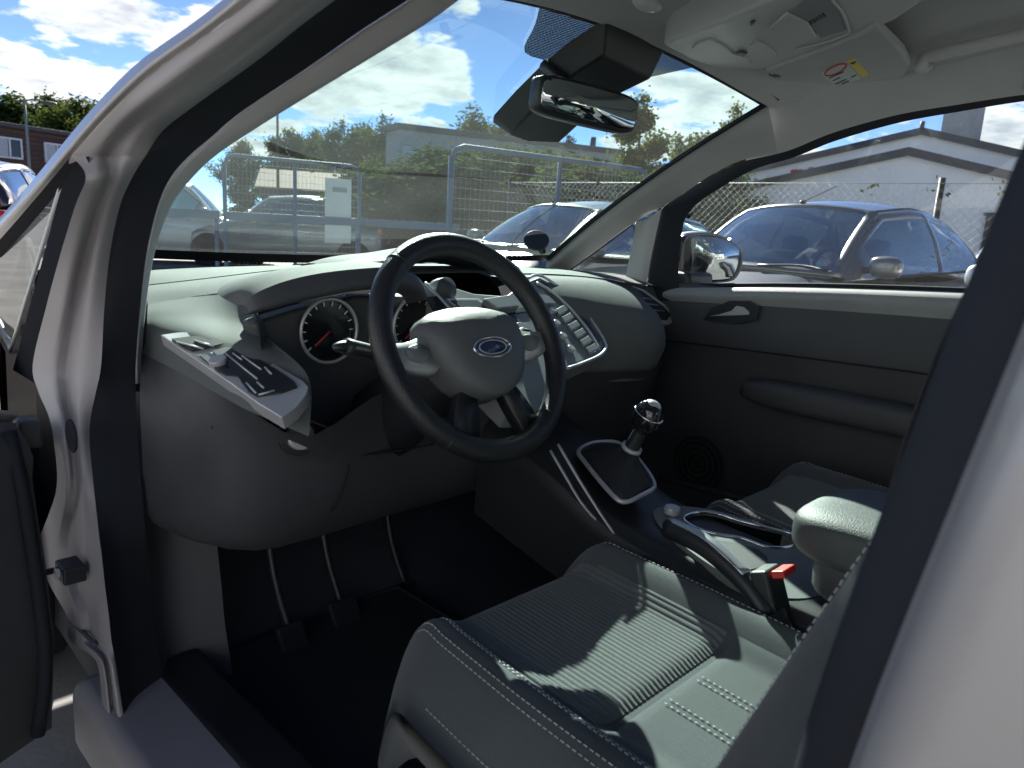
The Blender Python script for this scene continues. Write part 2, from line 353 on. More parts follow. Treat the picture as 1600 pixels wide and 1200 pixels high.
tO = [(214, 600), (214, 556), (220, 480), (230, 400), (245, 330), (267, 282), (302, 242), (378, 177), (482, 108), (562, 52), (642, 0), (738, -64)]
tI = [(222, 600), (222, 552), (228, 480), (240, 400), (262, 332), (287, 292), (332, 246), (402, 198), (502, 136), (602, 75), (678, 27), (770, -44)]
loft('pillar_trim', [S([(x-9, y-5) for x, y in tO], .022), S(tO, .029), S([((a[0]+b[0])/2-1, (a[1]+b[1])/2-1) for a, b in zip(tO, tI)], .016), S(tI, .0), S(tI, -.04)], TRIM, car, n=60, idx=True)
# quarter light of the driver side
qA = S([(114, 247), (92, 308), (68, 400), (42, 495), (20, 578)], .140); qB = S([(140, 244), (130, 312), (106, 395), (84, 478), (56, 600)], .142)
_qt = [(-60, 438), (0, 372), (60, 303), (112, 241)]
loft('quarter_light_top_seal', [S(_qt, .146), S([(x+16, y+15) for x, y in _qt], .139)], FRIT, car, n=16, k=3)
loft('quarter_light_surround', [qA, qB], FRIT, car, n=24, k=3)
gt = SIDE(112, 250, .138); g0 = SIDE(20, 548, .138); 
gf = np.array([-.79, 2.05, 1.12]); gf2 = np.array([-.845, 2.0, 1.0])
mesh_obj('quarter_light_glass', [gt, g0, gf2, gf], [(0, 1, 2, 3)], glass('quarter_glass', (.3, .36, .36), .03, .03), car, smooth=False)
tube('quarter_light_edge', [gt+np.array([-.004, 0, 0]), (gt+g0)/2+np.array([-.004, 0, 0]), g0+np.array([-.004, 0, 0])], .0035, SILV, car, n=8, seg=6)
tube('quarter_light_sill', [g0, (g0+gf2)/2, gf2], .009, SILV, car, seg=6, n=6)
mesh_obj('quarter_light_dark_base', [g0+np.array([-.002, .06, -.012]), gf2+np.array([-.01, 0, -.01]), gf2+np.array([-.03, 0, -.24]), g0+np.array([-.012, .05, -.24])], [(0, 1, 2, 3)], FRIT, car, solid=.004)
# front wing and lower hinge post
loft('front_wing', [[(-.85, 1.80, .93), (-.86, 2.1, .94), (-.80, 2.75, .83)], [(-.90, 1.60, .75), (-.91, 2.1, .76), (-.86, 2.8, .66)], [(-.90, 1.5, .30), (-.90, 1.7, .30), (-.85, 2.85, .35)]], PAINT, car, n=20)
pl = P(118, 680, x=-.852)
o_ = disc('grommet', pl+np.array([-.004, 0, 0]), (-1, 0, 0), .028, .004, RUBBER, car, seg=20)
ck = P(120, 885, x=-.86)
cs = box('door_check', ck+np.array([-.012, -.01, 0]), (.035, .05, .03), BLACK, car, bevel=.004)
tube('check_strap', [ck+np.array([-.03, .02, -.006]), ck+np.array([-.12, .06, -.02]), ck+np.array([-.22, .11, -.03])], .009, BLACK, cs, n=8, flat=.5)
disc('bolt', ck+np.array([-.031, -.018, .004]), (-1, 0, .1), .009, .006, SILV, cs, seg=6, bevel=.001)
q1 = P(108, 968, x=-.855); q2 = P(150, 1008, x=-.855)
tube('seam_sealer', [q1, (q1+q2)/2+np.array([-.002, 0, .004]), q2], .0035, DASH2, post, n=10, seg=6)
# body below: inner wing / sill / floor
box('sill', (-.80, .62, .30), (.16, 1.5, .14), JAMB, car, bevel=.03)
box('sill_trim', (-.715, .62, .345), (.09, 1.4, .06), BLACK, car, bevel=.012)
mesh_obj('floor_pan', [(-.75, -.9, .28), (.82, -.9, .28), (.82, 1.35, .28), (-.75, 1.35, .28), (-.75, 1.75, .55), (.82, 1.75, .55)], [(0, 1, 2, 3), (3, 2, 5, 4)], CARPET, car, solid=.02)
mesh_obj('bulkhead', [(-.75, 1.74, .53), (.82, 1.74, .53), (.82, 1.95, 1.02), (-.75, 1.95, 1.02)], [(0, 1, 2, 3)], CARPET, car, solid=.02)
mesh_obj('inner_wing', [(-.775, 1.46, .2), (-.76, 1.99, .2), (-.74, 1.99, 1.0), (-.745, 1.46, .98)], [(0, 1, 2, 3)], DASH2, car, solid=.01)
for s in (1,): mesh_obj('inner_wing', [(.845, 1.36, .2), (.80, 1.99, .2), (.80, 1.99, 1.0), (.84, 1.36, .98)], [(0, 1, 2, 3)], DASH2, car, solid=.01)
# bonnet, nose, roof skin, tail
loft('bonnet', [[(-.80, 1.93, .99), (0, 2.05, 1.03), (.80, 1.93, .99)], [(-.82, 2.3, .93), (0, 2.4, .98), (.82, 2.3, .93)], [(-.70, 2.8, .78), (0, 2.92, .82), (.70, 2.8, .78)]], PAINT, car, n=20, solid=.01)
loft('front_bumper', [[(-.76, 2.75, .80), (0, 2.93, .80), (.76, 2.75, .80)], [(-.80, 2.82, .55), (0, 3.0, .55), (.80, 2.82, .55)], [(-.80, 2.78, .22), (0, 2.95, .22), (.80, 2.78, .22)]], PAINT, car, n=20, solid=.02)
loft('front_wing', [[(.85, 1.50, .93), (.86, 2.1, .94), (.80, 2.75, .83)], [(.90, 1.43, .75), (.91, 2.1, .76), (.86, 2.8, .66)], [(.90, 1.4, .30), (.90, 1.7, .30), (.85, 2.85, .35)]], PAINT, car, n=20)
roofY = [.93, .6, .2, -.3, -.8, -1.15]
loft('roof_skin', [[(-.56, .93, 1.525), (-.3, .995, 1.59), (0, 1.02, 1.612), (.3, .995, 1.59), (.56, .93, 1.525)], [(-.66, .55, 1.565), (-.3, .6, 1.64), (0, .6, 1.655), (.3, .6, 1.64), (.66, .55, 1.565)],
    [(-.68, 0, 1.58), (-.3, 0, 1.66), (0, 0, 1.67), (.3, 0, 1.66), (.68, 0, 1.58)], [(-.66, -.7, 1.565), (-.3, -.7, 1.645), (0, -.7, 1.655), (.3, -.7, 1.645), (.66, -.7, 1.555)],
    [(-.62, -1.2, 1.50), (-.3, -1.25, 1.54), (0, -1.26, 1.55), (.3, -1.25, 1.54), (.62, -1.2, 1.50)]], PAINT, car, n=24, solid=.006)
for s in (-1, 1):
    loft('rear_side_panel', [[(s*.84, -.02 if s < 0 else .10, 1.075), (s*.85, -.7, 1.09), (s*.80, -1.45, 1.10)], [(s*.905, -.02 if s < 0 else .10, .8), (s*.91, -.7, .8), (s*.86, -1.5, .8)], [(s*.89, -.02 if s < 0 else .10, .25), (s*.89, -.7, .25), (s*.84, -1.5, .3)]], PAINT, car, n=16, solid=.02)
    loft('rear_pillar', [[(s*.80, -.95, 1.10), (s*.75, -.93, 1.32), (s*.66, -.86, 1.55)], [(s*.78, -1.45, 1.10), (s*.70, -1.35, 1.32), (s*.61, -1.22, 1.5)]], BLACK, car, n=10, k=4, solid=.05)
    tube('roof_side_rail', [(s*.655, .42, 1.54), (s*.66, 0, 1.55), (s*.655, -.5, 1.545), (s*.64, -1.2, 1.5)], .035, RUBBER if s > 0 else JAMB, car, n=16)
loft('tailgate', [[(-.62, -1.22, 1.10), (0, -1.5, 1.10), (.62, -1.22, 1.10)][:3], [(-.80, -1.5, .85), (0, -1.62, .85), (.80, -1.5, .85)], [(-.80, -1.5, .3), (0, -1.62, .3), (.80, -1.5, .3)]], PAINT, car, n=16, solid=.03)
mesh_obj('rear_window', [(-.62, -1.44, 1.10), (.62, -1.44, 1.10), (.56, -1.2, 1.5), (-.56, -1.2, 1.5)], [(0, 1, 2, 3)], SDG, car, smooth=False)
mesh_obj('rear_door_window', [(.835, .0, 1.09), (.82, -.93, 1.1), (.70, -.86, 1.52), (.69, -.02, 1.53)], [(0, 1, 2, 3)], SDG, car, smooth=False)
mesh_obj('rear_door_window', [(-.835, -.22, 1.09), (-.82, -.93, 1.1), (-.70, -.86, 1.52), (-.69, -.25, 1.53)], [(0, 1, 2, 3)], SDG, car, smooth=False)
def wheel(parent, c, ax, r=.315, w=.2):
    c = Vector(c); ax = Vector(ax)
    V = []; prof = [(-.5, .62), (-.5, .93), (-.36, 1.0), (.36, 1.0), (.5, .93), (.5, .62)]
    a = ax.orthogonal().normalized(); b = ax.cross(a); seg = 32
    for u, q in prof:
        for k in range(seg): V.append(c+ax*(u*w)+(a*math.cos(2*math.pi*k/seg)+b*math.sin(2*math.pi*k/seg))*(q*r))
    Fc = [(j*seg+k, j*seg+(k+1) % seg, ((j+1) % 6)*seg+(k+1) % seg, ((j+1) % 6)*seg+k) for j in range(6) for k in range(seg)]
    t = mesh_obj('tyre', V, Fc, RUBBER, parent)
    parts = [disc_data(c+ax*(w*.30), ax, r*.18, w*.1, 16)]
    for k in range(5):
        d = a*math.cos(2*math.pi*k/5)+b*math.sin(2*math.pi*k/5); sd = ax.cross(d)
        p0 = c+ax*(w*.34)+d*(r*.1); p1 = c+ax*(w*.40)+d*(r*.6)
        V2 = [p0-sd*.035, p0+sd*.035, p1+sd*.05, p1-sd*.05]; V2 += [q-ax*.03 for q in V2]
        parts.append((V2, [(0, 1, 2, 3), (7, 6, 5, 4), (0, 4, 5, 1), (1, 5, 6, 2), (2, 6, 7, 3), (3, 7, 4, 0)]))
    ring = [c+ax*(w*.36)+(a*math.cos(2*math.pi*k/32)+b*math.sin(2*math.pi*k/32))*(r*.62) for k in range(32)]
    parts.append(tube_data(ring, r*.05, 6, True)); parts.append(disc_data(c+ax*(w*.05), ax, r*.6, w*.02, 24))
    V, Fc = join_data(parts); mesh_obj('rim', V, Fc, SILV, t, smooth=False); return t
for s in (-1, 1):
    wheel(car, (s*.80, 2.2, .315), (s, 0, 0)); wheel(car, (s*.80, -.48, .315), (s, 0, 0))

# ---- B pillar beside the camera
def bp(z):
    t = z-.9; l = 1.6*max(0, z-1.12)**2*.55; yb = -.16*t*(.5 if t < 0 else 1); 
    pr = [(-.63, .06), (-.655, .135), (-.70, .150), (-.735, .148), (-.755, .140), (-.765, .150), (-.785, .150), (-.797, .132), (-.800, .118), (-.812, .113), (-.832, .108), (-.848, .098), (-.856, .082), (-.862, .05), (-.868, .0)]
    return [(x+l, y+yb, z) for x, y in pr]
zs = [.3, .5, .7, .9, 1.1, 1.25, 1.4, 1.52]; secs = [bp(z) for z in zs]
def seg(i, j): return [[s[k] for s in secs] for k in range(i, j+1)]
loft('centre_pillar_trim', seg(0, 4), BLACK, car, n=24)
loft('rear_edge_seal', seg(4, 8), RUBBER, car, n=24)
loft('centre_pillar', seg(8, 14), PAINT, car, n=24, k=25)
# rear door edge behind the pillar
loft('rear_door_edge', [[(-.873, -.008, z) for z in (.3, .7, 1.0, 1.08)], [(-.882, -.014, z) for z in (.3, .7, 1.0, 1.08)], [(-.890, -.04, z) for z in (.3, .7, 1.0, 1.08)], [(-.90, -.25, z) for z in (.3, .7, 1.0, 1.08)]], PAINT, car, n=12)
# seat belt webbing on the pillar
WEB = mat('belt_webbing', (.025, .027, .03), .8, bump=.8, bscale=700)
loft('seat_belt', [[(-.64, .09, 1.36), (-.652, .145, 1.1), (-.66, .158, .8), (-.67, .16, .45)], [(-.655, .075, 1.36), (-.668, .150, 1.1), (-.70, .162, .8), (-.71, .165, .45)]], WEB, car, n=16, k=3, solid=.0015)

# ---- windscreen
gs = [[WS(s, t) for t in np.linspace(0, 1, 14)] for s in np.linspace(-1, 1, 21)]
loft('windscreen', gs, WSG, car, n=20, k=21)
def ws_band(name, s0, s1, t0, t1, m, off=.004, n=24, k=4):
    loft(name, [[WS(s, t, off) for s in np.linspace(s0, s1, 12)] for t in np.linspace(t0, t1, 3)], m, car, n=n, k=k)
ws_band('windscreen_border', -1, 1, -.02, .022, BLACK)
for s in (-1, 1): loft('windscreen_border', [[WS(s*a, t, .004) for t in np.linspace(0, 1, 8)] for a in (.965, 1.0)], BLACK, car, n=20, k=3)
ws_band('windscreen_border', -1, 1, .985, 1.03, BLACK)
# dotted shade patches each side of the mirror foot
def dotted():
    m = bpy.data.materials.new('dotted_print'); m.use_nodes = True; t = m.node_tree; n = t.nodes.new; l = t.links.new; b = t.nodes['Principled BSDF']; b.inputs['Base Color'].default_value = (.02, .02, .024, 1); b.inputs['Roughness'].default_value = .6
    tcn = n('ShaderNodeTexCoord'); vo = n('ShaderNodeTexVoronoi'); vo.inputs['Scale'].default_value = 260; vo.inputs['Randomness'].default_value = 0; vo.voronoi_dimensions = '2D'
    l(tcn.outputs['Object'], vo.inputs['Vector']); g = n('ShaderNodeMath'); g.operation = 'LESS_THAN'; l(vo.outputs['Distance'], g.inputs[0]); g.inputs[1].default_value = .54
    tr = n('ShaderNodeBsdfTransparent'); mxs = n('ShaderNodeMixShader'); l(g.outputs[0], mxs.inputs[0]); l(tr.outputs[0], mxs.inputs[1]); l(b.outputs[0], mxs.inputs[2]); l(mxs.outputs[0], t.nodes['Material Output'].inputs[0]); return m
DOT = dotted()
def ws_patch(name, c1, c2, m, n=12, k=10, off=.005): loft(name, [[WRAY(px, py, off) for px, py in c1], [WRAY(px, py, off) for px, py in c2]], m, car, n=n, k=k)
ws_patch('shade_print', [(848, -12), (836, 38), (819, 80), (856, 96)], [(950, -12), (945, 20), (935, 60), (862, 98)], DOT)
ws_patch('shade_print', [(936, 127), (960, 133), (1000, 124), (1085, 105)], [(985, 95), (1010, 90), (1035, 84), (1092, 96)], DOT)
# sensor cover and interior mirror
fo = [(948, 27), (895, 62), (850, 98), (806, 142), (772, 180), (770, 192), (800, 203), (862, 206), (900, 170), (945, 126), (1000, 98), (1040, 78)]
outer = [WRAY(px, py, .006) for px, py in fo]; cen = sum(outer)/len(outer); ax = WS(0, 1)-WS(0, 0)
inner = [q*.80+cen*.20+np.array([0, -.022, -.045]) for q in outer]
n_ = len(outer); V = outer+inner; Fc = [(i, (i+1) % n_, n_+(i+1) % n_, n_+i) for i in range(n_)]+[tuple(range(n_, 2*n_))]
mesh_obj('sensor_cover', V, Fc, BLACK, car, bevel=.006)
mc = np.array([-.03, 1.0, 1.425]); mc = PP(917, 164, mc, (0, 1, 0))
mn = Vector((-.25, -.965, -.03)).normalized(); mr_ = Vector((0, 0, 1)).cross(mn).normalized()*-1; mu = mn.cross(mr_)*-1
if mu.z < 0: mu = -mu
if mr_.x < 0: mr_ = -mr_
mr_, mu = mr_*math.cos(.07)-mu*math.sin(.07), mu*math.cos(.07)+mr_*math.sin(.07)
def mirror_shape(w2, h2, off, k=40):
    pts = []
    for i in range(k):
        a = 2*math.pi*i/k; c, s = math.cos(a), math.sin(a)
        x = w2*math.copysign(abs(c)**.34, c); y = h2*math.copysign(abs(s)**.34, s)*(1+.04*(1-(x/w2)**2))
        pts.append(Vector(mc)+mr_*x+mu*y+mn*off)
    return pts
def rings(name, shapes, m, parent, cap=True, bevel=0):
    k = len(shapes[0]); V = [p for s in shapes for p in s]
    Fc = [(j*k+i, j*k+(i+1) % k, (j+1)*k+(i+1) % k, (j+1)*k+i) for j in range(len(shapes)-1) for i in range(k)]
    if cap: Fc.append(tuple((len(shapes)-1)*k+i for i in range(k))); Fc.append(tuple(range(k))[::-1])
    return mesh_obj(name, V, Fc, m, parent, bevel=bevel)
rm = rings('interior_mirror', [mirror_shape(.116, .032, .012), mirror_shape(.120, .036, .006), mirror_shape(.121, .037, -.018), mirror_shape(.108, .030, -.038), mirror_shape(.05, .018, -.045)], BLACK, car)
rings('mirror_glass', [mirror_shape(.113, .0295, .0125), mirror_shape(.113, .0295, .0135)], MIRR, rm)
tube('mirror_arm', [Vector(mc)-mn*.03, Vector(mc)-mn*.06+Vector((0, 0, .03)), Vector(WS(-.02, .86, .01))], .013, BLACK, rm, n=8)

# ---- headliner, visor, overhead console, grab handle
RAIL = [P(px, py, x=x) for px, py, x in [(1165, 251, .715), (1230, 236, .69), (1300, 208, .675), (1400, 180, .668), (1500, 163, .665), (1600, 148, .66), (1700, 140, .66)]]+[(.65, -.6, 1.52), (.62, -1.15, 1.48)]
def hl(y, zc, ze, f): return [(-f, y, ze), (-f*.75, y, zc-.012), (0, y, zc), (f*.75, y, zc-.012), (f, y, ze)]
hd = [tuple(WS(s, 1.0, .012)) for s in (-.98, -.5, 0, .5, .98)]
loft('headliner', [hd, [(-.60, .80, 1.520), (-.42, .84, 1.562), (0, .86, 1.602), (.42, .84, 1.562), (.60, .80, 1.520)], [(-.62, .62, 1.535), (-.45, .62, 1.585), (0, .62, 1.622), (.45, .62, 1.585), (.62, .62, 1.535)], hl(.3, 1.632, 1.55, .63), hl(-.1, 1.635, 1.55, .63), hl(-.6, 1.62, 1.54, .62), hl(-1.15, 1.53, 1.5, .58)], LINER, car, n=36, k=40)
ups = [(.50, .90, 1.515), (.53, .84, 1.545), (.55, .74, 1.562), (.56, .60, 1.572), (.565, .45, 1.580), (.57, .3, 1.590), (.57, .1, 1.592), (.56, -.6, 1.575), (.53, -1.12, 1.53)]
loft('rail_trim', [ups, [((a[0]+b[0])/2-.012, (a[1]+b[1])/2, (a[2]+b[2])/2-.006) for a, b in zip(ups, RAIL)], RAIL], LINER, car, n=50, idx=True)
ZC = 1.548
oc = [(1036, 71), (1048, 62), (1110, 42), (1180, 12), (1230, -12), (1300, -60), (1480, -60), (1460, -8), (1400, 32), (1340, 58), (1262, 88), (1215, 104), (1185, 109), (1118, 107), (1075, 92)]
oh = prism('overhead_console', [P(px, py, z=ZC) for px, py in oc], (0, 0, .09), OHPL, car, bevel=.008)
def oflat(name, pts, m, depth=.004, par=oh, z=ZC-.0035, bevel=.0015): return prism(name, [P(px, py, z=z) for px, py in pts], (0, 0, depth), m, par, bevel=bevel)
oflat('map_light', [(1082, 76), (1092, 68), (1112, 63), (1130, 72), (1145, 84), (1168, 92), (1174, 101), (1158, 104), (1130, 101), (1104, 92)], OHPL)
oflat('map_light', [(1172, 72), (1180, 64), (1196, 70), (1212, 84), (1212, 92), (1204, 98), (1186, 86)], OHPL)
oflat('light_switch', [(1150, 84), (1158, 82), (1168, 84), (1160, 90)], DASH2, z=ZC-.006)
oflat('storage_lid', [(1203, 44), (1230, 22), (1262, 36), (1276, 58), (1240, 76), (1215, 64)], OHPL, .006, z=ZC-.006)
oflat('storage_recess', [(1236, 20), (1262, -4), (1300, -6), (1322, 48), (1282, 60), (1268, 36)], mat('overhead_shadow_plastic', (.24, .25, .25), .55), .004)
for k in range(5): oflat('vent_slot', [(1264+5*k, 35-3*k), (1267+5*k, 34-3*k), (1270+5*k, 38-3*k), (1267+5*k, 39.5-3*k)], BLACK, .002, z=ZC-.005, bevel=0)
oflat('microphone', [(1172, 36), (1180, 33), (1178, 38), (1172, 41)], BLACK, .003, bevel=.0005)
tube('console_edge', [P(px, py, z=ZC-.003) for px, py in [(1300, 0), (1318, 22), (1327, 48), (1326, 52), (1290, 66), (1240, 78)]], .0022, OHPL, oh, n=20, seg=6)
VZ = 1.540
vz = [(1196, 112), (1206, 108), (1262, 88), (1340, 57), (1368, 42), (1384, 56), (1412, 84), (1421, 104), (1414, 118), (1396, 128), (1340, 156), (1320, 159), (1290, 166), (1272, 169), (1240, 148)]
vis = prism('sun_visor', [P(px, py, z=VZ) for px, py in vz], (0, 0, .018), LINER, car, bevel=.006)
prism('warning_label', [P(px, py, z=VZ-.0012) for px, py in [(1282, 114), (1321, 96), (1346, 122), (1309, 139)]], (0, 0, .001), mat('label_white', (.55, .58, .6), .5), vis, bevel=0)
prism('label_band', [P(px, py, z=VZ-.0012) for px, py in [(1322.5, 95.5), (1334, 91), (1359, 117), (1347.5, 121.5)]], (0, 0, .001), YELLOW, vis, bevel=0)
prism('label_symbol', [P(px, py, z=VZ-.0024) for px, py in [(1328, 99.5), (1338, 96), (1334, 101)]], (0, 0, .001), INK, vis, bevel=0)
tube('prohibition_ring', [P(1306+17*math.cos(a)*.98+3*math.sin(a), 109-8*math.cos(a)+4.5*math.sin(a)*1.1, z=VZ-.0022) for a in np.linspace(0, 2*math.pi, 25)[:-1]], .0016, REDINK, vis, closed=True, seg=5)
for k, (a, b) in enumerate([((1296, 122), (1318, 112)), ((1302, 126), (1312, 121)), ((1306, 131), (1322, 124)), ((1316, 131), (1326, 126.5)), ((1330, 121), (1338, 117))]):
    tube('label_line', [P(a[0], a[1], z=VZ-.002), P(b[0], b[1], z=VZ-.002)], .0013, INK, vis, seg=4)
box('visor_pivot', P(1212, 112, z=1.548), (.03, .02, .02), DASH2, car, bevel=.005)
blob('visor_clip', P(1012, 6, z=1.575), (.035, .02, .012), OHPL, car)
gh = [(1440, 108), (1444, 92), (1466, 84), (1520, 72), (1600, 54), (1680, 38)]
hp = [P(px, py, x=.50) for px, py in gh]
tube('grab_handle', [hp[0]+np.array([.03, 0, .012])]+[hp[0]]+hp[1:], .0125, OHPL, car, n=30, seg=12, flat=.8)

# ---- passenger side: screen pillar, quarter light, door
A1 = [tuple(WS(.985, t, .006)) for t in np.linspace(-.02, 1.0, 9)]
A3px = [(858, 440), (892, 420), (930, 392), (965, 366), (994, 346), (1030, 326), (1062, 306), (1110, 274), (1160, 250), (1215, 240)]
A3 = [P(px, py, x=.742-.10*max(0, i-5)/4) for i, (px, py) in enumerate(A3px)]
a1 = cr(A1, 10); a3 = cr(A3, 10); A2 = [(p*.52+q*.48)+np.array([-.028, -.012, .004]) for p, q in zip(a1, a3)]
loft('pillar_trim', [a1, A2, a3], TRIM, car, n=40, k=17)
tube('windscreen_gasket', [WS(.972, t, .010) for t in np.linspace(0, 1, 12)], .004, RUBBER, car, seg=6)
loft('quarter_post_trim', [T([(994, 346), (988, 380), (980, 420), (974, 462)], x=.748), T([(1012, 342), (1004, 380), (998, 420), (992, 462)], x=.728), T([(1034, 326), (1024, 370), (1014, 420), (1008, 470)], x=.742)], TRIM, car, n=20)
loft('quarter_sill_trim', [T([(860, 442), (900, 440), (940, 440), (978, 444)], x=.748), T([(858, 466), (900, 466), (940, 466), (978, 468)], x=.72)], TRIM, car, n=10, k=3)
mesh_obj('quarter_light_glass', [P(862, 446, x=.775), P(980, 448, x=.775), P(996, 340, x=.775), P(930, 382, x=.775)], [(0, 1, 2, 3)], SDG, car, smooth=False)
tube('quarter_light_gasket', T([(866, 440), (930, 394), (989, 351), (993, 354), (986, 400), (977, 446)], x=.752), .003, RUBBER, car, seg=6, n=24)
# seal round the passenger door opening
so_ = [(1008, 470), (1014, 420), (1022, 375), (1032, 330), (1060, 308), (1110, 276), (1165, 251), (1230, 236), (1300, 208), (1400, 180), (1500, 163), (1600, 148), (1700, 140)]
si_ = [(1062, 470), (1060, 420), (1064, 375), (1072, 338), (1092, 316), (1130, 291), (1180, 264), (1240, 246), (1306, 220), (1404, 192), (1502, 174), (1602, 158), (1700, 150)]
xs_ = [.745]*5+[.735, .715, .69, .675, .668, .665, .66, .66]
xo_ = [.775, .775, .775, .77, .765, .755, .735, .71, .70, .69, .685, .68, .68]
loft('door_seal', [[P(px, py, x=x) for (px, py), x in zip(so_, xs_)], [P(px, py, x=x) for (px, py), x in zip([((a[0]+b[0])/2, (a[1]+b[1])/2) for a, b in zip(so_, si_)], [(a+b)/2 for a, b in zip(xs_, xo_)])], [P(px, py, x=x) for (px, py), x in zip(si_, xo_)]], RUBBER, car, n=60)
# passenger door
door = mesh_obj('passenger_door', *join_data([box_data((.83, .68, .66), (.10, 1.28, .78))]), DASH2, car, bevel=.02)
loft('door_belt_trim', [[(.795, 1.30, 1.030), (.795, .8, 1.076), (.795, .05, 1.118)], [(.772, 1.30, 1.028), (.772, .8, 1.072), (.772, .05, 1.114)], [(.758, 1.30, 1.010), (.756, .8, 1.052), (.756, .05, 1.094)], [(.768, 1.30, .99), (.766, .8, 1.02), (.766, .05, 1.05)]], mat('door_belt_plastic', (.30, .31, .312), .55, bump=.3, bscale=900), door, n=20)
loft('door_card', [[(.768, 1.38, .99), (.766, .8, 1.02), (.766, .05, 1.05)], [(.755, 1.38, .88), (.75, .8, .90), (.75, .05, .92)], [(.775, 1.38, .80), (.77, .8, .80), (.77, .05, .80)], [(.775, 1.38, .35), (.775, .8, .35), (.775, .05, .35)]], DASH2, door, n=20)
hd_ = [P(px, py, x=.742) for px, py in [(1107, 494), (1120, 492), (1142, 486), (1150, 478), (1162, 480), (1170, 488), (1170, 492), (1150, 493)]]
prism('door_handle', hd_, (.02, 0, 0), SILV, door, bevel=.003)
tube('door_pull', [P(px, py, x=.70) for px, py in [(1206, 606), (1230, 609), (1270, 615), (1300, 620)]], .006, SILV, door, n=14, seg=8)
blob('door_armrest', P(1330, 640, x=.73), (.05, .30, .04), DASH2, door, e=(.6, .6))
tube('glass_channel', [(.80, 1.29, 1.036), (.80, .8, 1.083), (.80, .05, 1.124)], .006, RUBBER, door, n=12, seg=6)
gl_ = [(.815, 1.30, 1.03), (.815, .8, 1.07), (.815, .03, 1.11), (.685, .03, 1.545), (.695, .45, 1.52), (.70, .66, 1.49), (.715, .86, 1.44), (.755, 1.1, 1.36), (.785, 1.24, 1.28)]
mesh_obj('door_window', gl_, [tuple(range(len(gl_)))], SDG, door, smooth=False)
# door mirror on the passenger side
dm = np.array(P(1118, 404, x=.965)); dn = Vector((-.47, -.88, .0)).normalized(); du = Vector((0, 0, 1))
def dm_shape(sc, off, ins=0):
    out = [(1066, 441), (1062, 410), (1064, 378), (1072, 368), (1090, 364), (1110, 364), (1130, 370), (1148, 382), (1157, 391), (1159, 400), (1156, 420), (1148, 434), (1136, 440), (1100, 443)]
    pp = [PP(px, py, dm, dn) for px, py in out]; pp = cr(pp, 40, True); c = pp.mean(0)
    return [Vector(c)+(Vector(q)-Vector(c))*sc+dn*off for q in pp]
mm_ = rings('door_mirror', [dm_shape(.90, .004), dm_shape(.96, .012), dm_shape(1.0, .008), dm_shape(1.02, -.03), dm_shape(.92, -.075), dm_shape(.6, -.10)], GLOSSB, car)
rg = [(1079, 437), (1078, 400), (1078, 371), (1095, 370), (1115, 371), (1135, 377), (1148, 386), (1151, 392), (1149, 412), (1142, 430), (1132, 435), (1100, 437)]
gp = cr([PP(px, py, dm, dn) for px, py in rg], 36, True); 
rings('mirror_glass', [[Vector(q)+dn*.0125 for q in gp], [Vector(q)+dn*.0135 for q in gp]], MIRR, mm_)
loft('mirror_cap', [[Vector(q)+dn*(-.03) for q in dm_shape(1.03, 0)[6:24]], [Vector(q) for q in dm_shape(1.03, -.06)[6:24]], [Vector(q) for q in dm_shape(.98, -.09)[6:24]]], PAINT, mm_, n=18)
box('mirror_foot', (.86, 1.28, 1.055), (.14, .10, .05), BLACK, mm_, bevel=.015)
loft('outer_door_skin', [[(.845, 1.34, 1.0), (.845, .8, 1.05), (.845, .05, 1.09)], [(.905, 1.34, .8), (.91, .8, .8), (.905, .05, .8)], [(.89, 1.34, .28), (.895, .8, .28), (.89, .05, .28)]], PAINT, door, n=12, solid=.01)
loft('centre_pillar_trim', [[(.79, .12, z) for z in (.3, .8, 1.1)]+[(.66, .10, 1.5)], [(.76, -.02, z) for z in (.3, .8, 1.1)]+[(.64, -.02, 1.5)]], BLACK, car, n=12, k=4, solid=.06)

# round black holder stuck to the foot of the windscreen
hp_ = Vector(WRAY(838, 377, .02)); hn = (Vector(CAM)-hp_); hn.z += 2.2; hn.normalize()
hold = disc('disc_holder', hp_, hn, .040, .008, BLACK, car, seg=32, bevel=.003); tube('holder_foot', [hp_, Vector(WRAY(848, 392, .004))], .012, BLACK, hold, seg=10)

# small fittings of the passenger door
spk = disc('speaker_grille', (.768, 1.12, .52), (-1, 0, 0), .085, .008, BLACK, door, seg=32)
for k in range(4): tube('grille_ring', [(.757, 1.12+(.018+.018*k)*math.cos(a), .52+(.018+.018*k)*math.sin(a)) for a in np.linspace(0, 2*math.pi, 29)[:-1]], .002, DASH2, spk, closed=True, seg=5)
cup = [P(px, py, x=.7475) for px, py in [(1098, 500), (1112, 480), (1140, 470), (1172, 470), (1186, 480), (1182, 500), (1150, 507)]]
prism('handle_cup', cup, (.004, 0, 0), BLACK, door, bevel=.001)
tube('card_seam', [(.7485, 1.34, .872), (.7445, .8, .892), (.7445, .08, .912)], .0022, RUBBER, door, n=16, seg=6)
tube('pocket_edge', [(.765, 1.25, .44), (.755, .8, .46), (.765, .2, .44)], .010, DASH2, door, n=16, seg=8)
mt = box('floor_mat', (-.40, 1.10, .305), (.48, .55, .012), mat('mat_pile', (.035, .036, .04), 1., bump=1., bscale=350, spec=.05), car, bevel=.005)
tube('mat_edge', [(-.64, .83, .313), (-.16, .83, .313), (-.16, 1.37, .313), (-.64, 1.37, .313)], .006, RUBBER, mt, closed=True, seg=6)

